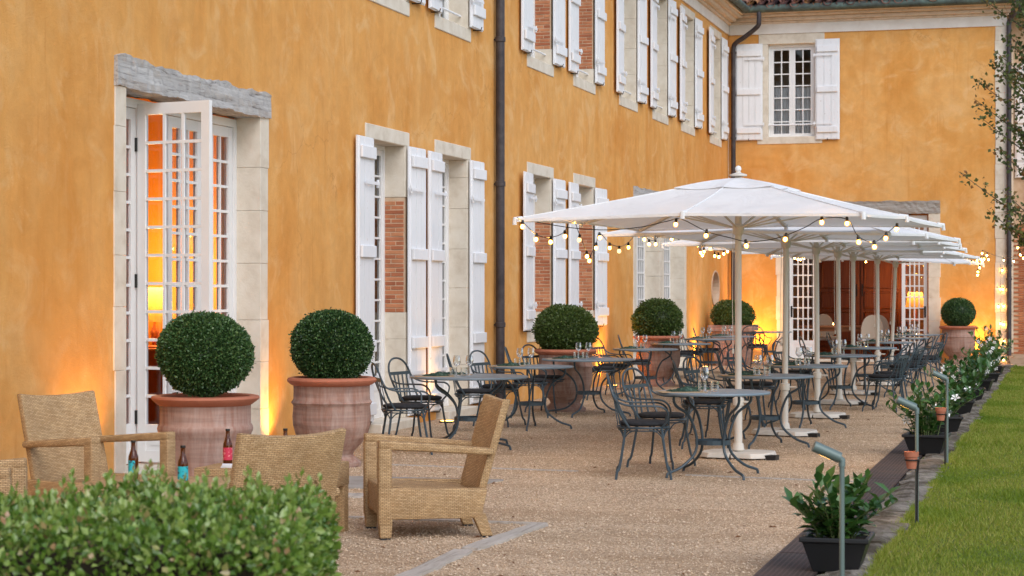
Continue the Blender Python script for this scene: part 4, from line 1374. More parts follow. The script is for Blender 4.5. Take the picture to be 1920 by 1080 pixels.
for (o, x, y, big, row, i) in T_ALL:
    if row == 'facade' and i == 7:
        continue
    where = '%s %s table' % (ORD[i], row)
    s = .42 if big else .33
    # camera-left direction and depth direction in the ground plane
    L, Dp = Vector((-CA, -SA, 0)), Vector((-SA, CA, 0))
    def put(name, me, pos, dz, rz, label, cat, grp):
        ob = link(name, me, None)
        ob.location = (pos.x, pos.y, ZT + dz)
        ob.rotation_euler = (0, 0, rz)
        tag(ob, label, cat, grp)
        return ob
    c = Vector((x, y, 0))
    off = (.06 if row == 'facade' else .0)
    put('placemat', mat_me, c + L * s * .85 - Dp * .12, 0, ANG + .1, 'straw placemat nearer the camera on the %s' % where, 'placemat', 'straw placemats')
    put('placemat', mat_me, c + L * s * .45 + Dp * .26, 0, ANG - .2, 'straw placemat farther back on the %s' % where, 'placemat', 'straw placemats')
    put('napkin', nap[0], c + L * s * .80 - Dp * .10, .004, ANG + random.uniform(-.3, .3), 'crumpled green napkin on the nearer placemat of the %s' % where, 'napkin', 'green napkins')
    put('napkin', nap[1], c + L * s * .40 + Dp * .27, .004, ANG + random.uniform(-.3, .3), 'crumpled green napkin on the farther placemat of the %s' % where, 'napkin', 'green napkins')
    put('wine_glass', wine_me, c + L * (.07 + off) + Dp * .04, 0, 0, 'wine glass standing toward the facade on the %s' % where, 'wine glass', 'wine glasses on the terrace tables')
    if not (row == 'parasol' and i == 0):
        put('wine_glass', wine_me, c - L * (.06 - off) + Dp * .10, 0, 0, 'wine glass standing toward the lawn on the %s' % where, 'wine glass', 'wine glasses on the terrace tables')
    put('tumbler', tum_me, c + L * (.10 + off) - Dp * .08, 0, 0, 'water tumbler standing toward the facade on the %s' % where, 'tumbler', 'water tumblers on the terrace tables')
    put('tumbler', tum_me, c - L * (.01 - off) - Dp * .06, 0, 0, 'water tumbler standing toward the lawn on the %s' % where, 'tumbler', 'water tumblers on the terrace tables')

# ================================================================== PARASOLS
def make_parasol(S, zr, za, label):
    t = thing('parasol', label, 'parasol', group='white square parasols in a row')
    h = S / 2
    n = 12
    # canopy: eight panels, ribs to corners and to the middle of each side
    def edge(k, f):                                  # perimeter point of panel k at fraction f
        c = [(-1, -1), (0, -1), (1, -1), (1, 0), (1, 1), (0, 1), (-1, 1), (-1, 0)]
        a, b = c[k], c[(k + 1) % 8]
        pull = .045 * math.sin(math.pi * f)          # the hem is drawn in between the ribs
        x, y = a[0] + (b[0] - a[0]) * f, a[1] + (b[1] - a[1]) * f
        m_ = max(abs(x), abs(y))
        return x * (1 - pull * .6), y * (1 - pull * .6)
    def surf(x, y, z0, z1, half, sag):
        return None
    mb = MB()
    for k in range(8):
        V, Fc = [], []
        for i in range(n + 1):
            q = i / n
            for j in range(n + 1):
                f = j / n
                ex_, ey_ = edge(k, f)
                rr = .04 + .96 * q
                sag = -.03 * math.sin(math.pi * f) * q * (1 - .55 * q) - .02 * math.sin(math.pi * q)
                corner = max(abs(ex_), abs(ey_)) and (abs(ex_) * abs(ey_))
                z = za + (zr - za) * (q ** 1.04) + sag - .03 * corner * q * q
                V.append((ex_ * h * rr, ey_ * h * rr, z))
        for i in range(n):
            for j in range(n):
                a = i * (n + 1) + j
                Fc.append((a, a + n + 1, a + n + 2, a + 1))
        mb.add(V, Fc)
        # hem tape hanging from the edge
        V, Fc = [], []
        for j in range(n + 1):
            ex_, ey_ = edge(k, j / n)
            corner = abs(ex_) * abs(ey_)
            V += [(ex_ * h, ey_ * h, zr - .03 * corner), (ex_ * h * 1.001, ey_ * h * 1.001, zr - .03 * corner - .028)]
        mb.add(V, [(2 * j, 2 * j + 1, 2 * j + 3, 2 * j + 2) for j in range(n)])
    cano = mb.build('canopy', 'canvas', t, local=True, smooth=True)
    # vent cap
    mb = MB()
    for k in range(8):
        V, Fc = [], []
        nn_ = 6
        for i in range(nn_ + 1):
            q = i / nn_
            for j in range(nn_ + 1):
                ex_, ey_ = edge(k, j / nn_)
                hw = .30 * h
                V.append((ex_ * hw * (.05 + .95 * q), ey_ * hw * (.05 + .95 * q), za + .014 + (zr - za) * .285 * q - .02 * math.sin(math.pi * j / nn_) * q + .012 * math.sin(math.pi * q)))
        for i in range(nn_):
            for j in range(nn_):
                a = i * (nn_ + 1) + j
                Fc.append((a, a + nn_ + 1, a + nn_ + 2, a + 1))
        mb.add(V, Fc)
    mb.build('vent_cap', 'canvas', t, local=True, smooth=True)
    MB().lathe([(.0, za + .02), (.085, za + .03), (.085, za + .045), (.03, za + .06), (.02, za + .075)], 16).build('finial_plate', 'parasol_pole', t, local=True, smooth=True)
    MB().lathe([(.001, za + .07)] + [(.031 * math.sin(math.pi * q / 8), za + .100 - .031 * math.cos(math.pi * q / 8)) for q in range(1, 8)] + [(.001, za + .131)], 14).build('finial', 'canvas', t, local=True, smooth=True)
    MB().tube([(0, 0, .03), (0, 0, .55)], .039, 14).build('sleeve', 'parasol_pole', t, local=True, smooth=True)
    MB().tube([(0, 0, .5), (0, 0, za + .02)], .0325, 14).build('pole', 'parasol_pole', t, local=True, smooth=True)
    MB().lathe([(.042, .50), (.054, .505), (.054, .575), (.034, .585)], 14).tube([(.05, 0, .54), (.13, 0, .54)], .012, 6).build('clamp', 'parasol_pole', t, local=True, smooth=True)
    MB().lathe([(.036, zr - .16), (.05, zr - .14), (.062, zr - .07), (.04, zr - .05)], 12).build('hub', 'parasol_pole', t, local=True, smooth=True)
    for k in range(8):
        c = [(-1, -1), (0, -1), (1, -1), (1, 0), (1, 1), (0, 1), (-1, 1), (-1, 0)][k]
        cn = abs(c[0] * c[1])
        e = Vector((c[0] * h, c[1] * h, zr - .03 * cn - .006))
        a = Vector((c[0] * .04, c[1] * .04, za - .03))
        d = (e - a)
        rib = MB().bar(a, a + d * .985 + Vector((0, 0, -.02)), .022, .034, (-c[1], c[0], 0)).build('rib', 'parasol_pole', t, local=True)
        sp_ = [(c[0] * h * (.04 + .96 * q), c[1] * h * (.04 + .96 * q), za + (zr - za) * (q ** 1.04) - .02 * math.sin(math.pi * q) - .03 * cn * q * q + .004) for q in [k_ / 10 for k_ in range(11)]]
        MB().tube(sp_, .006, 5).build('seam', 'canvas', rib, local=True, smooth=True)
        m_ = a + d * .52 + Vector((0, 0, -.03))
        MB().bar((c[0] * .07, c[1] * .07, zr - .08), m_, .012, .020, (-c[1], c[0], 0)).build('strut', 'parasol_pole', rib, local=True)
        u_ = Vector((c[0], c[1], 0)).normalized()
        MB().tube([e - u_ * .06 + Vector((0, 0, .010)), e + u_ * .012 + Vector((0, 0, .004)), e + u_ * .014 + Vector((0, 0, -.05))], .022, 8).build('end_cap', 'canvas', rib, local=True, smooth=True)
    MB().lathe([(.01, .07), (.055, .07), (.06, .075), (.05, .14)], 14).build('base_socket', 'parasol_pole', t, local=True, smooth=True)
    # base: two slabs side by side on a dark frame
    for sx in (-1, 1):
        V = [(.01 * sx, -.28), (.22 * sx, -.30), (.33 * sx, -.20), (.36 * sx, 0), (.33 * sx, .20), (.22 * sx, .30), (.01 * sx, .28)]
        m2 = len(V)
        MB().add([(x, y, .015) for x, y in V] + [(x * .95, y * .95, .062) for x, y in V],
                 [tuple(range(m2)), tuple(range(2 * m2 - 1, m2 - 1, -1))] + [(q, q + m2, (q + 1) % m2 + m2, (q + 1) % m2) for q in range(m2)]).build('base_slab', 'concrete_white', t, local=True, bevel=.006)
    MB().box(.24, .43, -.19, -.07, .0, .045).build('base_foot', 'black_plastic', t, local=True)
    MB().box(-.30, .24, -.05, .05, .0, .014).build('base_frame', 'black_plastic', t, local=True)
    # cord down the pole
    MB().tube([(-.045, -.02, zr - .05), (-.05, -.03, 1.6), (-.046, -.02, 1.05)], .004, 4).lathe([(.001, 1.0), (.012, 1.01), (.010, 1.05), (.001, 1.06)], 6, (-.046, -.02, 0)).build('cord', 'parasol_pole', t, local=True)
    return t
PARA = [(-3.06, 18.98, 2.31, 3.26, 0, 0), (-3.04, 22.10, 2.25, 3.14, .5, 0), (-3.06, 25.30, 2.24, 3.08, -.4, 0), (-3.12, 28.35, 2.25, 3.0, -.6, 0), (-3.22, 31.2, 2.24, 2.8, 0, 0), (-3.12, 34.3, 2.24, 2.85, -.3, 0), (-3.15, 37.2, 2.22, 2.7, 2.6, 0)]
PLAB = ['white square parasol nearest the camera', 'white square parasol directly behind the nearest one', 'third white square parasol from the camera', 'fourth white square parasol from the camera',
        'fifth white square parasol from the camera', 'sixth white square parasol from the camera', 'farthest white parasol, its pole leaning, before the end doorway']
for i, (x, y, zr, S, tilt, _) in enumerate(PARA):
    p = make_parasol(S, zr, zr + .385, PLAB[i])
    p.location = (x, y, 0)
    p.rotation_euler = (R(random.uniform(-.5, .5)) * (i > 0), R(tilt), R(-8.4) + random.uniform(-.03, .03) * (i > 0))

# ================================================================== LOUNGE GROUP
def slab(pts, th, axis_pts=None):
    return None
def make_wicker(label, group='honey wicker lounge armchairs'):
    """faces +X; origin under the seat centre"""
    t = thing('wicker_armchair', label, 'armchair', group=group)
    w = .33
    # seat box, the front slightly higher
    V = [(-.30, -w + .055, .14), (.33, -w + .055, .14), (.33, w - .055, .14), (-.30, w - .055, .14), (-.30, -w + .055, .30), (.33, -w + .055, .345), (.33, w - .055, .345), (-.30, w - .055, .30)]
    MB().add(V, MB.BF).build('seat', 'wicker', t, local=True, smooth=True, bevel=.02, seg=3)
    # backrest: leaning slab, gently hollowed
    V, Fc = [], []
    n, m_ = 10, 6
    for lay in (0, 1):
        for i in range(n + 1):
            y = -w + .01 + (2 * w - .02) * i / n
            hol = .05 * (1 - (y / w) ** 2)
            for j in range(m_ + 1):
                q = j / m_
                x = -.27 - .205 * q - hol * (.3 + .7 * q)
                z = .16 + .72 * q + .025 * (y / w) ** 2 * q
                nx, nz = .95, .31
                V.append((x - lay * .055 * nx, y, z - lay * .055 * nz * .3))
    k = m_ + 1
    o_ = (n + 1) * k
    for i in range(n):
        for j in range(m_):
            a = i * k + j
            Fc += [(a, a + k, a + k + 1, a + 1), (o_ + a, o_ + a + 1, o_ + a + k + 1, o_ + a + k)]
    edge = [j for j in range(k)] + [i * k + m_ for i in range(1, n + 1)] + [n * k + j for j in range(m_ - 1, -1, -1)] + [i * k for i in range(n - 1, 0, -1)]
    Fc += [(edge[q], edge[(q + 1) % len(edge)], edge[(q + 1) % len(edge)] + o_, edge[q] + o_) for q in range(len(edge))]
    MB().add(V, Fc).build('backrest', 'wicker', t, local=True, smooth=True, bevel=.012, seg=2)
    for s in (-1, 1):
        y0, y1 = (w - .05, w + .035) if s > 0 else (-w - .035, -w + .05)
        # arm: sloping rail from the front post to the back
        V = [(-.41, y0, .535), (.345, y0, .585), (.345, y1, .585), (-.41, y1, .535), (-.41, y0, .58), (.345, y0, .645), (.345, y1, .645), (-.41, y1, .58)]
        MB().add(V, MB.BF).build('armrest', 'wicker', t, local=True, smooth=True, bevel=.016, seg=3)
        MB().box(.26, .348, y0 + .001, y1 - .001, .09, .60).build('arm_post', 'wicker', t, local=True, smooth=True, bevel=.016, seg=3)
        V = [(-.33, y0 + .002, .13), (.27, y0 + .002, .13), (.27, y1 - .002, .13), (-.33, y1 - .002, .13), (-.37, y0 + .002, .32), (.27, y0 + .002, .335), (.27, y1 - .002, .335), (-.37, y1 - .002, .32)]
        MB().add(V, MB.BF).build('side_panel', 'wicker', t, local=True, smooth=True, bevel=.012, seg=2)
        for fx, tx in ((.30, .0), (-.31, -.06)):
            a = .045
            ym = (y0 + y1) / 2
            V = [(fx + tx - a * .8, ym - a * .8, .012), (fx + tx + a * .8, ym - a * .8, .012), (fx + tx + a * .8, ym + a * .8, .012), (fx + tx - a * .8, ym + a * .8, .012),
                 (fx - a, ym - a * .92, .16), (fx + a, ym - a * .92, .16), (fx + a, ym + a * .92, .16), (fx - a, ym + a * .92, .16)]
            lg = MB().add(V, MB.BF).build('leg', 'wicker', t, local=True, bevel=.006)
            MB().box(fx + tx - a * .7, fx + tx + a * .7, ym - a * .7, ym + a * .7, 0, .014).build('glide', 'black_plastic', lg, local=True)
    return t
wick = make_wicker('honey wicker lounge armchair seen from the side on the open gravel')
wick.location = (-4.13, 12.49, 0); wick.rotation_euler = (0, 0, R(208))
for loc, a, lab in (((-4.19, 9.60, 0), 146, 'honey wicker lounge armchair seen from behind, just past the hedge'),
                    ((-6.36, 12.25, 0), -24, 'honey wicker lounge armchair facing out from the wall beside the glazed door'),
                    ((-5.98, 9.78, 0), 22, 'honey wicker lounge armchair cut off by the edge of the picture')):
    c = copy_tree(wick)
    c.location = loc
    c.rotation_euler = (0, 0, R(a))
    c['label'] = lab
def low_table(label, loc, rz, w, d, h):
    t = thing('wicker_table', label, 'table', loc, rz, 'low wicker tables')
    MB().box(-w / 2, w / 2, -d / 2, d / 2, h - .16, h).build('table_top', 'wicker', t, local=True, smooth=True, bevel=.012, seg=2)
    for sx in (-1, 1):
        for sy in (-1, 1):
            x, y = sx * (w / 2 - .05), sy * (d / 2 - .05)
            MB().box(x - .045, x + .045, y - .045, y + .045, 0, h - .155).build('leg', 'wicker', t, local=True, bevel=.008)
    return t
low_table('low wicker table nearer the hedge holding the two teal-labelled bottles', (-5.22, 10.78, 0), .15, .85, .70, .47)
low_table('low wicker table nearer the terracotta tub holding the red-labelled bottle', (-5.02, 12.06, 0), .0, .78, .78, .47)
def bottle(label, p, lab_mat, rz):
    t = thing('beer_bottle', label, 'bottle', (p[0], p[1], .4705), rz, 'brown beer bottles')
    MB().lathe([(.026, 0), (.0295, .004), (.0305, .012), (.0305, .125), (.029, .138), (.021, .160), (.0155, .178), (.0135, .20), (.013, .218), (.0145, .219), (.0145, .229), (.012, .231), (.0118, .20), (.019, .158), (.027, .13), (.0275, .012), (.001, .009)], 22, caps=False).build('glass_body', 'amber', t, local=True, smooth=True)
    V, Fc = [], []
    n = 14
    for k in range(n + 1):
        an = -2.2 + 4.4 * k / n
        for z in (.03, .112):
            V.append((.0309 * math.cos(an), .0309 * math.sin(an), z))
    MB().add(V, [(2 * k, 2 * k + 2, 2 * k + 3, 2 * k + 1) for k in range(n)]).build('paper_label', lab_mat, t, local=True, smooth=True)
    MB().lathe([(.0148, .2195), (.0156, .221), (.0156, .229), (.014, .2325)], 14).build('cap', 'iron', t, local=True)
    # small back label and barcode patch
    V = []
    for k in range(5):
        an = -2.1 + .55 * k / 4
        for z in (.034, .062):
            V.append((.0312 * math.cos(an), .0312 * math.sin(an), z))
    MB().add(V, [(2 * k, 2 * k + 2, 2 * k + 3, 2 * k + 1) for k in range(4)]).build('bar_code', 'label_white', t, local=True)
    return t
cam_az = math.atan2(-1, 0)
def b_at(px, d):
    q = at_depth(px, 900, d)
    return (q.x, q.y)
b1, b2, b3, b4 = b_at(250, 11.95), b_at(343, 11.55), b_at(427, 12.95), b_at(535, 13.0)
bottle('brown bottle with a teal label edge-on, before the open door', b1, 'label_teal', R(-170))
bottle('brown bottle with a teal label facing out, nearer the terracotta tub', b2, 'label_teal', R(-62))
bottle('brown bottle with a red label before the terracotta tub', b3, 'label_red', R(-50))
bottle('brown bottle of which only the neck shows above the wicker back', b4, 'label_red', R(60))
def white_napkin(label, p, rz, sx=.17, sy=.09):
    mb = MB()
    for k in range(3):
        o = .006 * k
        mb.add([(-sx / 2 + o, -sy / 2 - o * .5, .006 * k), (sx / 2 + o, -sy / 2, .006 * k), (sx / 2 - o, sy / 2, .006 * k), (-sx / 2, sy / 2 - o, .006 * k),
                (-sx / 2 + o, -sy / 2 - o * .5, .006 * k + .005), (sx / 2 + o, -sy / 2, .006 * k + .007), (sx / 2 - o, sy / 2, .006 * k + .005), (-sx / 2, sy / 2 - o, .006 * k + .008)], MB.BF)
    o = mb.build('paper_napkin', 'linen_white')
    o.location = (p[0], p[1], .4708)
    o.rotation_euler = (0, 0, rz)
    tag(o, label, 'napkin', 'folded white paper napkins')
q = at_depth(440, 877, 12.75); white_napkin('folded white napkin beside the red-labelled bottle', (q.x, q.y), .3)
q = at_depth(300, 905, 11.75); white_napkin('folded white napkin between the two teal-labelled bottles', (q.x, q.y), .1)

# ================================================================== HEDGE IN THE FOREGROUND
hedge = thing('box_hedge', 'clipped box hedge cut off by the bottom of the picture, out of focus', 'hedge', (-2.75, 5.55, 0), ANG)
g_ = np.random.default_rng(21)
def hedge_h(x, y):
    return .93 + .022 * np.sin(x * 5.1 + 1) + .018 * np.sin(x * 11.3 + y * 7) + .02 * np.sin(y * 6 + 2 * x)
XR = .55                                             # free end of the hedge, in its own axes
def hedge_pts(n, zmin, seed):
    gg = np.random.default_rng(seed)
    x = XR - gg.uniform(0, 3.6, n)
    y = gg.uniform(-.62, .62, n)
    f = np.abs(gg.normal(0, .055, n))
    which = gg.uniform(0, 1, n)
    z = hedge_h(x, y) - f
    # front, back and end faces
    s = which > .48
    z[s] = zmin + (hedge_h(x, y)[s] - zmin) * gg.uniform(0, 1, s.sum())
    fr_ = s & (which < .80); y[fr_] = -.62 + f[fr_]
    bk = s & (which >= .80) & (which < .88); y[bk] = .62 - f[bk]
    en = which >= .88; x[en] = XR - f[en] * 1.2
    # round the top edges
    ex = np.maximum(0, x - (XR - .13)); ey = np.maximum(0, np.abs(y) - .49)
    z = z - (ex ** 2 + ey ** 2) * 3.5
    nrm = np.stack([np.where(en, 1.2, 0), np.where(fr_, -1.0, np.where(bk, 1.0, 0)), np.where(s, .45, 1.1)], 1)
    return np.stack([x, y, z], 1), nrm
Vs, Ts, vrs = [], [], []
base = 0
for n, zm, L, W_, sd in ((34000, .55, .030, .020, 31), (9000, .02, .030, .018, 32)):
    P, N_ = hedge_pts(n, zm, sd)
    V, T_, vr = leaf_cloud(P, N_ + g_.normal(size=P.shape) * .95, L, W_, .22, sd)
    Vs.append(V); Ts.append(T_ + base); vrs.append(vr); base += len(V)
# upright sprigs that break the outline
n = 420
sx_ = XR - g_.uniform(0, 3.2, n); sy_ = g_.uniform(-.6, .6, n)
P, D = [], []
for i in range(n):
    h0 = float(hedge_h(sx_[i], sy_[i])) - .06
    L = g_.uniform(.05, .125)
    lean = g_.normal(0, .22, 2)
    for k in range(12):
        t_ = k / 11
        b_ = np.array([sx_[i] + lean[0] * L * t_, sy_[i] + lean[1] * L * t_, h0 + L * t_])
        an = k * 2.4 + g_.uniform(0, .6)
        P.append(b_); D.append([math.cos(an) * .8, math.sin(an) * .8, .75 + t_])
V, T_, vr = leaf_cloud(np.array(P), np.array(D), .029, .019, .2, 33)
Vs.append(V); Ts.append(T_ + base); vrs.append(vr * .5 + .5); base += len(V)
quads_np('foliage', np.concatenate(Vs), np.concatenate(Ts), 'hedge_leaf', hedge, np.concatenate(vrs))
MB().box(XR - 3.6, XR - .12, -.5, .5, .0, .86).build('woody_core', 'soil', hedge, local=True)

# ================================================================== PLANTERS ALONG THE LAWN
def leaf_mesh(L, W_, name='leaf'):
    V = [(0, 0, 0), (L * .25, W_ * .40, .10 * W_), (L * .6, W_ * .5, .12 * W_), (L, 0, -.08 * L), (L * .6, -W_ * .5, .12 * W_), (L * .25, -W_ * .40, .10 * W_), (L * .3, 0, .0), (L * .65, 0, -.01 * L)]
    Fc = [(0, 6, 1), (1, 6, 7, 2), (2, 7, 3), (0, 5, 6), (5, 4, 7, 6), (4, 3, 7)]
    me = MB().add(V, Fc).mesh(name, smooth=False)
    me.shade_smooth()
    me.materials.append(M['vine_leaf'])
    return me
leaf_me = [leaf_mesh(.098, .050), leaf_mesh(.115, .060), leaf_mesh(.075, .036)]
V, Fc = [(0, 0, -.012)], []
for k in range(5):
    a = 2 * math.pi * k / 5
    p = len(V)
    for (rr, da, z) in ((.010, -.35, -.004), (.030, -.42, .006), (.040, .05, .002), (.030, .45, .008), (.010, .3, -.002)):
        V.append((rr * math.cos(a + da), rr * math.sin(a + da), z))
    Fc.append((0, p, p + 1, p + 2, p + 3, p + 4))
flower_me = MB().add(V, Fc).mesh('flower')
flower_me.materials.append(M['petal'])
def planter(label, plabel, x, y, nst, nfl, seed, w=.40, single=True, hgt=.34, flop=0.0):
    gg = random.Random(seed)
    t = thing('black_planter', label, 'planter', (x, y, .012), R(gg.uniform(-6, 6)), 'black planters along the drain')
    # tapered square bowl with a thick lip
    prof = [(.15, 0), (.16, .01), (.225, .175), (.245, .18), (.245, .205), (.215, .205), (.20, .16)]
    V, Fc = [], []
    s = w / .49
    for (r, z) in prof:
        V += [(-r * s, -r * s, z), (r * s, -r * s, z), (r * s, r * s, z), (-r * s, r * s, z)]
    for i in range(len(prof) - 1):
        for k in range(4):
            l = (k + 1) % 4
            Fc.append((i * 4 + k, i * 4 + l, i * 4 + 4 + l, i * 4 + 4 + k))
    Fc.append((3, 2, 1, 0))
    MB().add(V, Fc).build('bowl', 'black_plastic', t, local=True, bevel=.004)
    MB().box(-.195 * s, .195 * s, -.195 * s, .195 * s, .15, .172).build('soil', 'soil', t, local=True)
    p = thing('flowering_vine', plabel, 'plant', (x, y, .18), 0, 'leafy vines in the black planters')
    LP, LD = [], []
    for i in range(nst):
        an = gg.uniform(0, 6.28)
        r0 = gg.uniform(0, .12) * s
        H = hgt * gg.uniform(.55, 1.15)
        out = gg.uniform(.02, .27 + flop)
        p0 = Vector((r0 * math.cos(an), r0 * math.sin(an), -.02))
        pts = [p0, p0 + Vector((out * .35 * math.cos(an), out * .35 * math.sin(an), H * .55)), p0 + Vector((out * math.cos(an), out * math.sin(an), H))]
        path = spline(pts, 6)
        MB().tube(path, [.006 - .0035 * k / (len(path) - 1) for k in range(len(path))], 5).build('stem', 'stem', p, local=True)
        nl = gg.randint(11, 15)
        for k in range(nl):
            f = .18 + .82 * k / (nl - 1)
            q = path[min(len(path) - 1, int(f * (len(path) - 1)))]
            a2 = k * 2.6 + gg.uniform(-.5, .5) + i
            LP.append(q)
            LD.append((a2, gg.uniform(-.9, .15) - (.5 if f > .85 else 0)))
    if single:
        for q, (az, tilt) in zip(LP, LD):
            o = link('leaf', gg.choice(leaf_me), None, p)
            o.location = q
            o.rotation_euler = (gg.uniform(-.4, .4), tilt, az)
            sc = gg.uniform(.75, 1.2)
            o.scale = (sc, sc, sc)
    else:
        mb = MB()
        for q, (az, tilt) in zip(LP, LD):
            mt = Matrix.Translation(q) @ Matrix.Rotation(az, 4, 'Z') @ Matrix.Rotation(tilt, 4, 'Y') @ Matrix.Scale(gg.uniform(.75, 1.2), 4)
            me = leaf_me[gg.randint(0, 2)]
            mb.add([mt @ v.co for v in me.vertices], [tuple(pp.vertices) for pp in me.polygons])
        fo = mb.build('foliage', 'vine_leaf', p, local=True)
        tag(fo, kind='stuff')
    for i in range(nfl):
        q = gg.choice(LP)
        o = link('flower', flower_me, None, p)
        o.location = q + Vector((gg.uniform(-.05, .05), -gg.uniform(.02, .08), gg.uniform(.0, .07)))
        o.rotation_euler = (gg.uniform(.6, 1.5), gg.uniform(-.5, .5), gg.uniform(-.8, .8))
        sc = gg.uniform(.9, 1.25)
        o.scale = (sc, sc, sc)
PL = [(-1.26, 11.35, 30, 0, .39, .37), (-1.32, 19.7, 26, 4, .43, .44), (-1.33, 22.6, 14, 3, .42, .36), (-1.34, 26.0, 18, 4, .42, .46), (-1.34, 29.3, 18, 6, .42, .46), (-1.33, 32.2, 16, 7, .42, .46), (-1.32, 35.0, 18, 8, .42, .48), (-1.34, 38.2, 18, 8, .42, .5), (-1.55, 42.0, 20, 7, .45, .6)]
for i, (x, y, ns, nf, w, hh) in enumerate(PL):
    if i == 0:
        a, b = 'black square planter nearest the camera, beside the first stake lamp', 'leafy vine without flowers in the nearest black planter'
    else:
        a = 'black square planter, %s from the camera along the drain' % ORD[i]
        b = 'white-flowered vine in the black planter %s from the camera' % ORD[i]
    planter(a, b, x, y, ns + (12 if i > 1 else 0), nf + (3 if i > 1 else 0), 50 + i, w, i < 2, hh, .13 if i else 0)

# ------------------------------------------------------------------ stake lamps and pot holders
lamp_pos = [(-1.03, 9.47), (-.985, 13.72), (-1.05, 18.40)]
for i, (x, y) in enumerate(lamp_pos):
    t = thing('stake_lamp', 'grey stake lamp with a tilted tube head, %s from the camera along the lawn edge' % ORD[i], 'lamp', (x, y, 0), 0, 'stake lamps along the lawn edge')
    hd = Vector((-CA, -SA, 0))                        # the head points back over the planters
    top = Vector((0, 0, .80))
    MB().tube([(0, 0, -.05), (0, 0, .775)], .0125, 10).build('post', 'lamp_metal', t, local=True, smooth=True)
    MB().tube([(0, 0, .77), (0, 0, .80), hd * .02 + Vector((0, 0, .815))], .017, 10).build('elbow', 'lamp_metal', t, local=True, smooth=True)
    a = hd * .01 + Vector((0, 0, .812)); b = hd * .135 + Vector((0, 0, .868))
    MB().tube([a, a.lerp(b, .5), b], .027, 14).build('head', 'lamp_metal', t, local=True, smooth=True)
    lens = MB().tube([a.lerp(b, .35) + Vector((0, 0, -.020)), a.lerp(b, .8) + Vector((0, 0, -.020))], .0085, 8).build('lens', 'uplight_glass', t, local=True, smooth=True)
    ld = bpy.data.lights.new('stake_lamp_light', 'SPOT')
    ld.energy = 5; ld.color = (1, .62, .25); ld.spot_size = R(120); ld.spot_blend = .8; ld.shadow_soft_size = .02
    lo = bpy.data.objects.new('lamp_light', ld); col.objects.link(lo); lo.parent = t
    lo.location = a.lerp(b, .55) + Vector((0, 0, -.045))
    lo.rotation_euler = Vector((.45, .1, 1)).to_track_quat('Z', 'Y').to_euler()
for i, (px, py, d, foot) in enumerate(((1709, 862, 13.45, 988), (1764, 776, 17.9, 876))):
    q = at_depth(px, py, d)
    t = thing('pot_stake', 'small terracotta pot held on a thin iron stake by the %s stake lamp' % ('second' if i == 0 else 'farthest'), 'pot holder', (q.x, q.y, 0), 0, 'terracotta candle pots on stakes')
    z = q.z
    MB().lathe([(.028, -.06), (.032, -.06), (.042, .02), (.048, .022), (.05, .055), (.044, .055), (.042, .03), (.028, -.05)], 18, (0, 0, z)).build('pot', 'terracotta_rim', t, local=True, smooth=True)
    MB().tube(ring(0, 0, z - .0, .047, 18), .005, 5, True).build('holder_ring', 'iron', t, local=True)
    s_ = Vector((CA, SA, 0)) * .05
    MB().tube([s_ + Vector((0, 0, z)), s_ * .8 + Vector((0, 0, z - .1)), s_ * .75 + Vector((0, 0, -.04))], .007, 6).build('stake', 'iron', t, local=True)

# ================================================================== STRING LIGHTS
bulb_me = MB().lathe([(.001, -.072), (.012, -.069), (.019, -.062), (.0225, -.05), (.020, -.036), (.012, -.022)], 12).mesh('bulb', smooth=True)
bulb_me.materials.append(M['bulb_glass'])
fil_me = MB().lathe([(.001, -.064), (.007, -.060), (.0125, -.05), (.010, -.038), (.001, -.032)], 10, caps=False).mesh('filament', smooth=True)
fil_me.materials.append(M['filament'])
dim_me = bulb_me.copy(); dim_me.materials.clear(); dim_me.materials.append(M['bulb_dim'])
sock_me = MB().lathe([(.006, .012), (.012, .008), (.014, -.008), (.015, -.03), (.012, -.033)], 10).mesh('socket', smooth=True)
sock_me.materials.append(M['black_plastic'])
def string(label, pts, bulbs, dims=()):
    """pts: cable points; bulbs: bulb centres"""
    o0 = Vector(pts[0])
    t = thing('string_lights', label, 'string lights', o0, 0, 'warm festoon strings')
    MB().tube(spline([Vector(p) - o0 for p in pts], 4), .0042, 5).build('cable', 'black_plastic', t, local=True)
    for i, b in enumerate(bulbs):
        s = link('socket', sock_me, None, t)
        s.location = Vector(b) - o0 + Vector((0, 0, .048))
        rx, ry = random.uniform(-.15, .15), random.uniform(-.15, .15)
        s.rotation_euler = (rx, ry, 0)
        link('bulb', dim_me if i in dims else bulb_me, None, s)
        if i not in dims:
            link('filament', fil_me, None, s)
    return t
# front hem of the nearest parasol: depth runs along its edge
def d_front(px):
    return 18.75 + (17.15 - 18.75) * (px - 970) / 650 if px < 1619 else 17.15 + (px - 1619) * .021
A_cable = [(970, 409), (1020, 419), (1080, 428), (1140, 431), (1200, 426), (1250, 415), (1278, 411), (1325, 434), (1370, 446), (1400, 453), (1440, 450), (1474, 441), (1512, 425), (1541, 410), (1588, 411), (1609, 443), (1639, 454), (1662, 438), (1683, 420)]
A_bulb = [(1268, 421), (1325, 442), (1398, 461), (1474, 449), (1541, 417), (1588, 419), (1609, 454), (1639, 463), (1662, 447), (1682, 430)]
string('festoon string swagged along the front hem of the nearest parasol', [at_depth(x, y, d_front(x)) for x, y in A_cable], [at_depth(x, y, d_front(x) - .02) for x, y in A_bulb])
def on_left(px, py, X=-4.72):
    Y = on_facade(px, X)
    return Vector((X, Y, height(py, X, Y)))
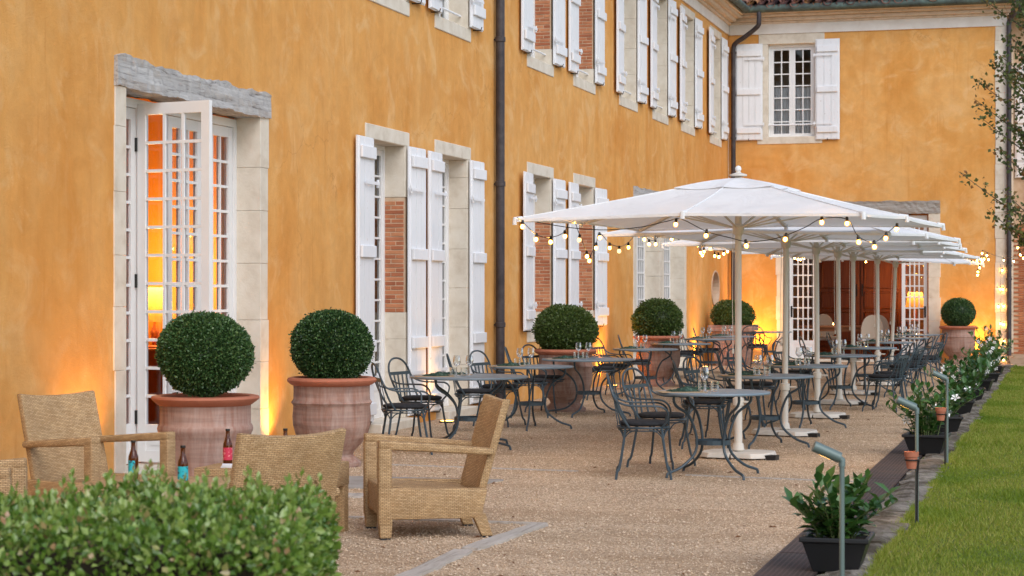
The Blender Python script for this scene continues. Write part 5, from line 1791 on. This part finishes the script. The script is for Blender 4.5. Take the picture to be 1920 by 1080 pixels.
B_bulb = [(980, 425), (1006, 449), (1033, 454), (1059, 443), (1072, 415), (1087, 450), (1100, 481), (1106, 489), (1118, 465), (1124, 446), (1143, 465), (1161, 471), (1178, 464), (1198, 441), (1207, 449), (1217, 458), (1229, 458), (1247, 440), (1259, 448), (1273, 456), (1287, 456), (1300, 451), (1308, 460), (1313, 474), (1317, 479), (1320, 472), (1331, 467), (1340, 480), (1347, 482), (1357, 476), (1364, 472), (1382, 481)]
string('festoon string hung along the facade side of the parasol row', [on_left(970, 408)] + [on_left(x, y - 9) for x, y in B_bulb], [on_left(x, y) for x, y in B_bulb], (5, 11, 20, 26))
C_bulb = [(1467, 470), (1474, 473), (1480, 477), (1485, 481), (1490, 484), (1496, 486), (1501, 487), (1507, 484)]
string('short festoon string before the far doorway leaf', [on_left(1462, 466, -4.6)] + [on_left(x, y - 5, -4.6) for x, y in C_bulb], [on_left(x, y, -4.6) for x, y in C_bulb])
E_bulb = [(1600, 485), (1624, 491), (1643, 489), (1660, 488)]
string('festoon string across the dark armoire in the far doorway', [at_depth(x, y - 6, 41) for x, y in [(1580, 484)] + E_bulb + [(1690, 486)]], [at_depth(x, y, 41) for x, y in E_bulb[1::2]])
D_bulb = [(1756, 481), (1791, 482), (1822, 493), (1832, 489), (1839, 486), (1845, 486), (1842, 475), (1851, 479), (1853, 487), (1842, 491), (1837, 502), (1834, 510), (1833, 516)]
string('bunched festoon string at the lawn side of the farthest parasol', [at_depth(x, y - 5, 37) for x, y in D_bulb], [at_depth(x, y, 37) for x, y in D_bulb])
G_cable = [at_depth(1853, 474, 37), at_depth(1866, 479, 40.5), at_depth(1882, 483, 43), at_depth(1900, 482, 40), at_depth(1912, 472, 37)]
string('festoon string stretched from the parasols to the tree', G_cable, [at_depth(1882, 488, 43), at_depth(1900, 490, 40), at_depth(1909, 465, 37.4), at_depth(1913, 478, 37.2), at_depth(1918, 484, 37)])
H_bulb = [(1879, 507), (1876, 542), (1881, 543), (1872, 575), (1881, 574), (1876, 607), (1882, 609), (1872, 643), (1882, 640), (1882, 675)]
yq = Y0 - .08
string('festoon string hanging down the stone corner of the end wing', [Vector((on_end(1876 + (i % 2), yq), yq, height(495 + i * 20, on_end(1876, yq), yq))) for i in range(9)], [Vector((on_end(x, yq), yq, height(y, on_end(x, yq), yq))) for x, y in H_bulb])

# ================================================================== GROUND UPLIGHTS AT THE FOOT OF THE WALLS
def uplight(label, x, y, energy, tilt=(0, 0), size=115, col_=(1.0, .46, .075)):
    t = thing('ground_uplight', label, 'uplight', (x, y, 0), 0, 'amber ground uplights')
    MB().lathe([(.0, 0), (.10, 0), (.10, .018), (.085, .022)], 20).build('ring', 'iron', t, local=True, smooth=True)
    MB().lathe([(.001, .0225), (.08, .0225), (.078, .026), (.001, .027)], 20, caps=False).build('lens', 'uplight_glass', t, local=True)
    ld = bpy.data.lights.new('uplight_light', 'SPOT')
    ld.energy = energy; ld.color = col_; ld.spot_size = R(size); ld.spot_blend = 1.0; ld.shadow_soft_size = .06
    lo = bpy.data.objects.new('uplight_lamp', ld); col.objects.link(lo); lo.parent = t
    lo.location = (0, 0, .05)
    lo.rotation_euler = Vector((-tilt[0], -tilt[1], -1)).to_track_quat('Z', 'Y').to_euler()   # spot shines along -Z
wx = X0 + .22
uplight('lit amber uplight at the wall between the hedge and the glazed door', wx, 14.35, 66, (-.3, 0), 95)
uplight('lit amber uplight at the wall between the two nearest terracotta pots', wx, on_facade(540, wx), 46, (-.3, 0), 95)
uplight('lit amber uplight between the two tall pairs of shutters', wx + .10, 23.1, 30, (-.3, 0), 80)
uplight('lit amber uplight at the wall past the brick-lined windows', wx, on_facade(1148, wx), 130, (-.3, 0), 95)
uplight('lit amber uplight past the doors without shutters', wx, 41.5, 110, (-.3, 0), 95)
uplight('lit amber uplight at the corner beside the square planter', on_end(1418, Y0 - .4), Y0 - .4, 210, (0, .35), 95)
uplight('lit amber uplight behind the urn by the free corner', on_end(1826, Y0 - .3), Y0 - .3, 150, (0, .35), 95)

# ================================================================== ROOM FURNITURE
def table_lamp(label, x, y, zb, s, energy, table_label=None):
    t = thing('table_lamp', label, 'lamp', (x, y, zb))
    MB().lathe([(.10 * s, 0), (.10 * s, .02), (.03 * s, .04), (.05 * s, .14 * s), (.06 * s, .2 * s), (.02 * s, .3 * s), (.012 * s, .38 * s)], 18).build('base', 'terracotta_rim', t, local=True, smooth=True)
    MB().lathe([(.27 * s, .34 * s), (.19 * s, .78 * s)], 28, caps=False).build('shade', 'shade', t, local=True, smooth=True)
    MB().lathe([(.001, .44 * s), (.03 * s, .47 * s), (.035 * s, .52 * s), (.001, .56 * s)], 12, caps=False).build('bulb', 'bulb', t, local=True, smooth=True)
    ld = bpy.data.lights.new('lamp_light', 'POINT')
    ld.energy = energy; ld.color = (1, .60, .22); ld.shadow_soft_size = .06
    lo = bpy.data.objects.new('lamp_light', ld); col.objects.link(lo); lo.parent = t
    lo.location = (0, 0, .90 * s)
    return t
lx, ly = -9.6, on_facade(290, -9.6)
t = thing('draped_table', 'side table under a russet cloth inside the open glazed door', 'table', (lx, ly, .06))
V, Fc = [], []
n = 64
for i, (r, z) in enumerate(((.0, .93), (.36, .93), (.385, .90), (.42, .4), (.45, .02))):
    for k in range(n):
        an = 2 * math.pi * k / n
        w_ = 1 + (.05 * math.sin(an * 13) + .03 * math.sin(an * 7 + 1)) * max(0, i - 1) / 2.5
        V.append((r * w_ * math.cos(an), r * w_ * math.sin(an), z))
for i in range(4):
    for k in range(n):
        l = (k + 1) % n
        Fc.append((i * n + k, i * n + l, i * n + n + l, i * n + n + k))
MB().add(V, Fc).build('cloth', 'drape', t, local=True, smooth=True)
table_lamp('lit cream-shaded lamp glowing behind the open glazed door', lx, ly, .99, .85, 62)
# end room: armoire, table, chairs, lamp
ya = Y0 + 4.1
ax_ = on_end(1612, ya)
t = thing('armoire', 'tall reddish walnut armoire inside the far doorway', 'armoire', (ax_, ya, .05))
aw = 1.18
MB().box(-aw, aw, 0, .58, .12, 3.1).build('carcass', 'armoire', t, local=True)
MB().box(-aw - .08, aw + .08, -.08, .60, 3.1, 3.28).build('cornice', 'armoire', t, local=True, bevel=.03)
MB().box(-aw - .03, aw + .03, -.03, .58, 0, .12).build('plinth', 'armoire', t, local=True, bevel=.01)
for s in (-1, 1):
    a, c = (.03, aw - .14) if s > 0 else (-aw + .14, -.03)
    d = MB().box(a, c, -.025, -.002, .2, 3.05).build('door', 'armoire', t, local=True, bevel=.008)
    for (z0, z1, arch) in ((.32, 1.05, 0), (1.15, 1.55, 0), (1.65, 2.9, 1)):
        pts = [(a + .10, -.03, z0), (c - .10, -.03, z0), (c - .10, -.03, z1 - .2 * arch)]
        if arch:
            m_ = (a + c) / 2
            pts += [(c - .18, -.03, z1 - .12), (m_ + .12, -.03, z1 - .16), (m_, -.03, z1), (m_ - .12, -.03, z1 - .16), (a + .18, -.03, z1 - .12), (a + .10, -.03, z1 - .2)]
        else:
            pts += [(a + .10, -.03, z1)]
        MB().tube(pts, .028, 8, True).build('panel_moulding', 'armoire', d, local=True, smooth=True)
    MB().box(s * .07 - .012, s * .07 + .012, -.04, -.025, 1.45, 1.75).build('lock_plate', 'iron', d, local=True)
MB().box(aw - .13, aw, -.02, -.001, .2, 3.05).build('corner_post', 'armoire', t, local=True)
MB().box(-aw, -aw + .13, -.02, -.001, .2, 3.05).build('corner_post', 'armoire', t, local=True)
yt = Y0 + 1.7
tx = on_end(1575, yt)
t = thing('dining_table', 'wooden dining table just inside the far doorway', 'table', (tx, yt, .05))
MB().box(-1.0, 1.0, -.45, .45, .71, .75).build('table_top', 'table_wood', t, local=True, bevel=.008)
MB().box(-.92, .92, -.38, .38, .62, .71).build('apron', 'table_wood', t, local=True)
for sx in (-1, 1):
    for sy in (-1, 1):
        MB().tube([(sx * .88, sy * .34, 0), (sx * .88, sy * .34, .3), (sx * .88, sy * .34, .62)], [.025, .035, .04], 8).build('leg', 'table_wood', t, local=True, smooth=True)
def room_chair(label, x, y, rz):
    t = thing('upholstered_chair', label, 'chair', (x, y, .05), rz, 'pale chairs in the end room')
    MB().box(-.24, .24, -.24, .24, .38, .48).build('seat', 'linen_white', t, local=True, smooth=True, bevel=.03, seg=3)
    V, Fc = [], []
    prof = [(.27 * math.cos(math.pi * k / 12), .52 + .5 * math.sin(math.pi * k / 12) ** .7) for k in range(13)]
    V = [(x_, .20, z_) for x_, z_ in prof] + [(-.24, .20, .46), (.24, .20, .46)]
    V += [(x_, .27, z_) for x_, y_, z_ in V]
    m2 = len(V) // 2
    MB().add(V, [tuple(range(m2)), tuple(range(2 * m2 - 1, m2 - 1, -1))] + [(q, (q + 1) % m2, (q + 1) % m2 + m2, q + m2) for q in range(m2)]).build('backrest', 'room_cloth', t, local=True, bevel=.015)
    for sx in (-1, 1):
        for sy in (-1, 1):
            MB().tube([(sx * .2, sy * .2, .39), (sx * .21, sy * .21, 0)], .018, 6).build('leg', 'table_wood', t, local=True)
room_chair('round-backed pale chair in the far doorway, nearer its middle', on_end(1632, Y0 + .95), Y0 + .95, R(195))
room_chair('round-backed pale chair behind another in the far doorway', on_end(1652, Y0 + 1.5), Y0 + 1.5, R(170))
room_chair('pale chair by the dining table at the glazed leaf with the handle', on_end(1548, Y0 + 2.6), Y0 + 2.6, R(20))
lx2 = on_end(1716, Y0 + 3.0)
t = thing('side_table', 'small side table behind the right-hand glazed leaf of the far doorway', 'table', (lx2, Y0 + 3.0, .05))
MB().lathe([(.30, .82), (.30, .85)], 24).build('table_top', 'table_wood', t, local=True)
MB().tube([(0, 0, 0), (0, 0, .82)], .03, 8).build('leg', 'table_wood', t, local=True)
MB().lathe([(.2, 0), (.2, .03), (.04, .05)], 16).build('foot', 'table_wood', t, local=True)
table_lamp('lit cream-shaded lamp seen through the far glazed leaf', lx2, Y0 + 3.0, .90, .9, 40)
q = at_depth(1562, 608, depth(tx, yt))
t = thing('candle', 'small lit candle on the dining table inside the far doorway', 'candle', (q.x, yt, .8005))
MB().lathe([(.03, 0), (.03, .05), (.026, .05), (.026, .01)], 12).build('holder', 'table_glass', t, local=True)
MB().lathe([(.001, .012), (.014, .03), (.001, .07)], 8, caps=False).build('flame', 'candle', t, local=True)

# ================================================================== TREE AT THE LAWN'S FAR SIDE
tr = thing('young_tree', 'small-leaved tree reaching in over the lawn from the edge of the picture', 'tree', (-.28, 39.2, 0))
gg = np.random.default_rng(77)
mb = MB()
trunk_pts = [(0, 0, -.05), (.03, 0, 1.5), (-.04, .05, 3.2), (.05, 0, 5.2), (0, .05, 7.6), (.05, 0, 9.2)]
mb.tube(spline(trunk_pts, 4), [.11 - .09 * k / 20 for k in range(21)], 8)
P, D = [], []
tips = [(-1.75, 3.95), (-1.45, 5.35), (-1.35, 5.0), (-1.2, 3.2), (-1.0, 5.9), (-.85, 6.6), (-1.05, 4.4), (-.9, 3.55), (-.8, 4.9), (-.75, 2.9)]
br = [(Vector((x, gg.uniform(-.3, .3), z)), .9) for x, z in tips]
for k in range(90):
    an = gg.uniform(0, 6.28)
    rr = gg.uniform(.5, 1.6)
    br.append((Vector((rr * math.cos(an), rr * math.sin(an), gg.uniform(2.9, 8.8))), .8))
for tip, w in br:
    r_h = math.hypot(tip.x, tip.y)
    z0 = max(1.6, tip.z - .55 * r_h - .25)
    p0 = Vector((0, 0, z0))
    path = spline([p0, p0.lerp(tip, .45) + Vector((0, 0, -.06)), tip], 7)
    mb.tube(path, [.022 - .018 * k / (len(path) - 1) for k in range(len(path))], 5)
    for k in range(85):
        f = gg.uniform(.22, 1.0) ** .8
        q = path[min(len(path) - 1, int(f * (len(path) - 1)))]
        off = gg.normal(0, .07, 3)
        P.append([q.x + off[0], q.y + off[1], q.z + off[2] * .8])
        D.append(gg.normal(0, 1, 3) + np.array([tip.x, tip.y, -.4]) * .3)
mb.build('trunk', 'bark', tr, local=True, smooth=True)
V, T_, vr = leaf_cloud(np.array(P), np.array(D), .09, .08, .2, 78)
quads_np('crown', V, T_, 'tree_leaf', tr, vr)

# ================================================================== LOOSE GROUND COVER
# pebbles standing proud of the gravel, densest near the camera
g_ = np.random.default_rng(5)
n = 95000
Y = 8.6 + (30 - 8.6) * g_.uniform(0, 1, n) ** 1.8
X = g_.uniform(-7.55, -1.72, n)
lat = (X * CA + Y * SA) / (-X * SA + Y * CA)
k = np.abs(lat) < .28
X, Y = X[k], Y[k]
n = len(X)
r = g_.uniform(.003, .0085, n) * np.where(g_.uniform(0, 1, n) > .97, 1.7, 1)
O = np.array([[1, 0, 0], [0, 1, 0], [-1, 0, 0], [0, -1, 0], [0, 0, 1], [0, 0, -.6]])
ang = g_.uniform(0, 6.28, n)
ca, sa = np.cos(ang), np.sin(ang)
el = g_.uniform(.6, 1.3, n)
P6 = np.stack([O[None, :, 0] * ca[:, None] * el[:, None] - O[None, :, 1] * sa[:, None], O[None, :, 0] * sa[:, None] * el[:, None] + O[None, :, 1] * ca[:, None], np.repeat(O[None, :, 2] * .7, n, 0)], 2) * r[:, None, None]
P6 += np.stack([X, Y, r * .35 + .001], 1)[:, None, :]
tri = np.array([[0, 1, 4], [1, 2, 4], [2, 3, 4], [3, 0, 4], [1, 0, 5], [2, 1, 5], [3, 2, 5], [0, 3, 5]])
T_ = (np.arange(n) * 6)[:, None, None] + tri[None]
tag(quads_np('gravel_pebbles', P6.reshape(-1, 3), T_.reshape(-1, 3), 'pebble', None, np.repeat(g_.uniform(0, 1, n), 6)), 'loose tan pebbles scattered over the gravel terrace', kind='stuff')
# lawn blades
n = 330000
Y = 8.4 + (43 - 8.4) * g_.uniform(0, 1, n) ** 1.7
X = -1.02 + g_.uniform(0, 1, n) ** 1.15 * 4.2
lat = (X * CA + Y * SA) / (-X * SA + Y * CA)
k = lat < .285
X, Y = X[k], Y[k]
n = len(X)
k2 = 16000
Ye = 8.4 + 34.6 * g_.uniform(0, 1, k2) ** 1.6
Xe = -1.03 - np.abs(g_.normal(0, .022, k2)) * (1 + np.sin(Ye * 3.1) * np.sin(Ye * 1.27 + 1))
X, Y = np.concatenate([X, Xe]), np.concatenate([Y, Ye])
n = len(X)
far = np.clip((Y - 8) / 30, 0, 1)
hgt = (g_.uniform(.012, .034, n) + np.where(X < -1.02, .012, 0)) * (1 + .35 * np.sin(X * 2.3 + Y * .9) * np.sin(Y * 1.7)) * (1 + .3 * far)
wd = g_.uniform(.0022, .004, n) * (1 + 2.2 * far)
an = g_.uniform(0, 6.28, n)
lean = g_.normal(0, .45, (n, 2)) * hgt[:, None]
B = np.stack([X, Y, np.full(n, .018)], 1)
s_ = np.stack([np.cos(an) * wd, np.sin(an) * wd, np.zeros(n)], 1)
V = np.stack([B - s_, B + s_, B + np.concatenate([lean, hgt[:, None]], 1)], 1).reshape(-1, 3)
patch = .5 + .3 * np.sin(X * 3.1 + 2 * np.sin(Y * 1.7)) + .25 * np.sin(Y * 2.3 + X * 1.7 + np.sin(X * 5))
var = np.clip(g_.uniform(0, 1, n) * .5 + patch * .5 + .25 * (np.sin(X * .9 + 1.1 * Y) * np.sin(Y * .37 + X) > .55), 0, 1)
go = quads_np('grass', V, np.arange(3 * n).reshape(-1, 3), 'grass', None, np.repeat(var, 3))
tag(go, 'short green grass blades of the lawn', kind='stuff')
# a few dry leaves on the gravel
g2 = random.Random(3)
mb = MB()
for i in range(170):
    x, y = g2.uniform(-6.8, -1.75), 10.5 + 24 * g2.random() ** 1.4
    a = g2.uniform(0, 6.28)
    L, W_ = g2.uniform(.015, .065), g2.uniform(.012, .033)
    c, s = math.cos(a), math.sin(a)
    pts = [(0, 0, .004), (L * .5, W_ / 2, .018), (L, 0, .008), (L * .5, -W_ / 2, .016)]
    mb.add([(x + u * c - v * s, y + u * s + v * c, z) for u, v, z in pts], [(0, 1, 2), (0, 2, 3)])
tag(mb.build('fallen_leaves', 'litter'), 'dry brown leaves scattered on the gravel', kind='stuff')
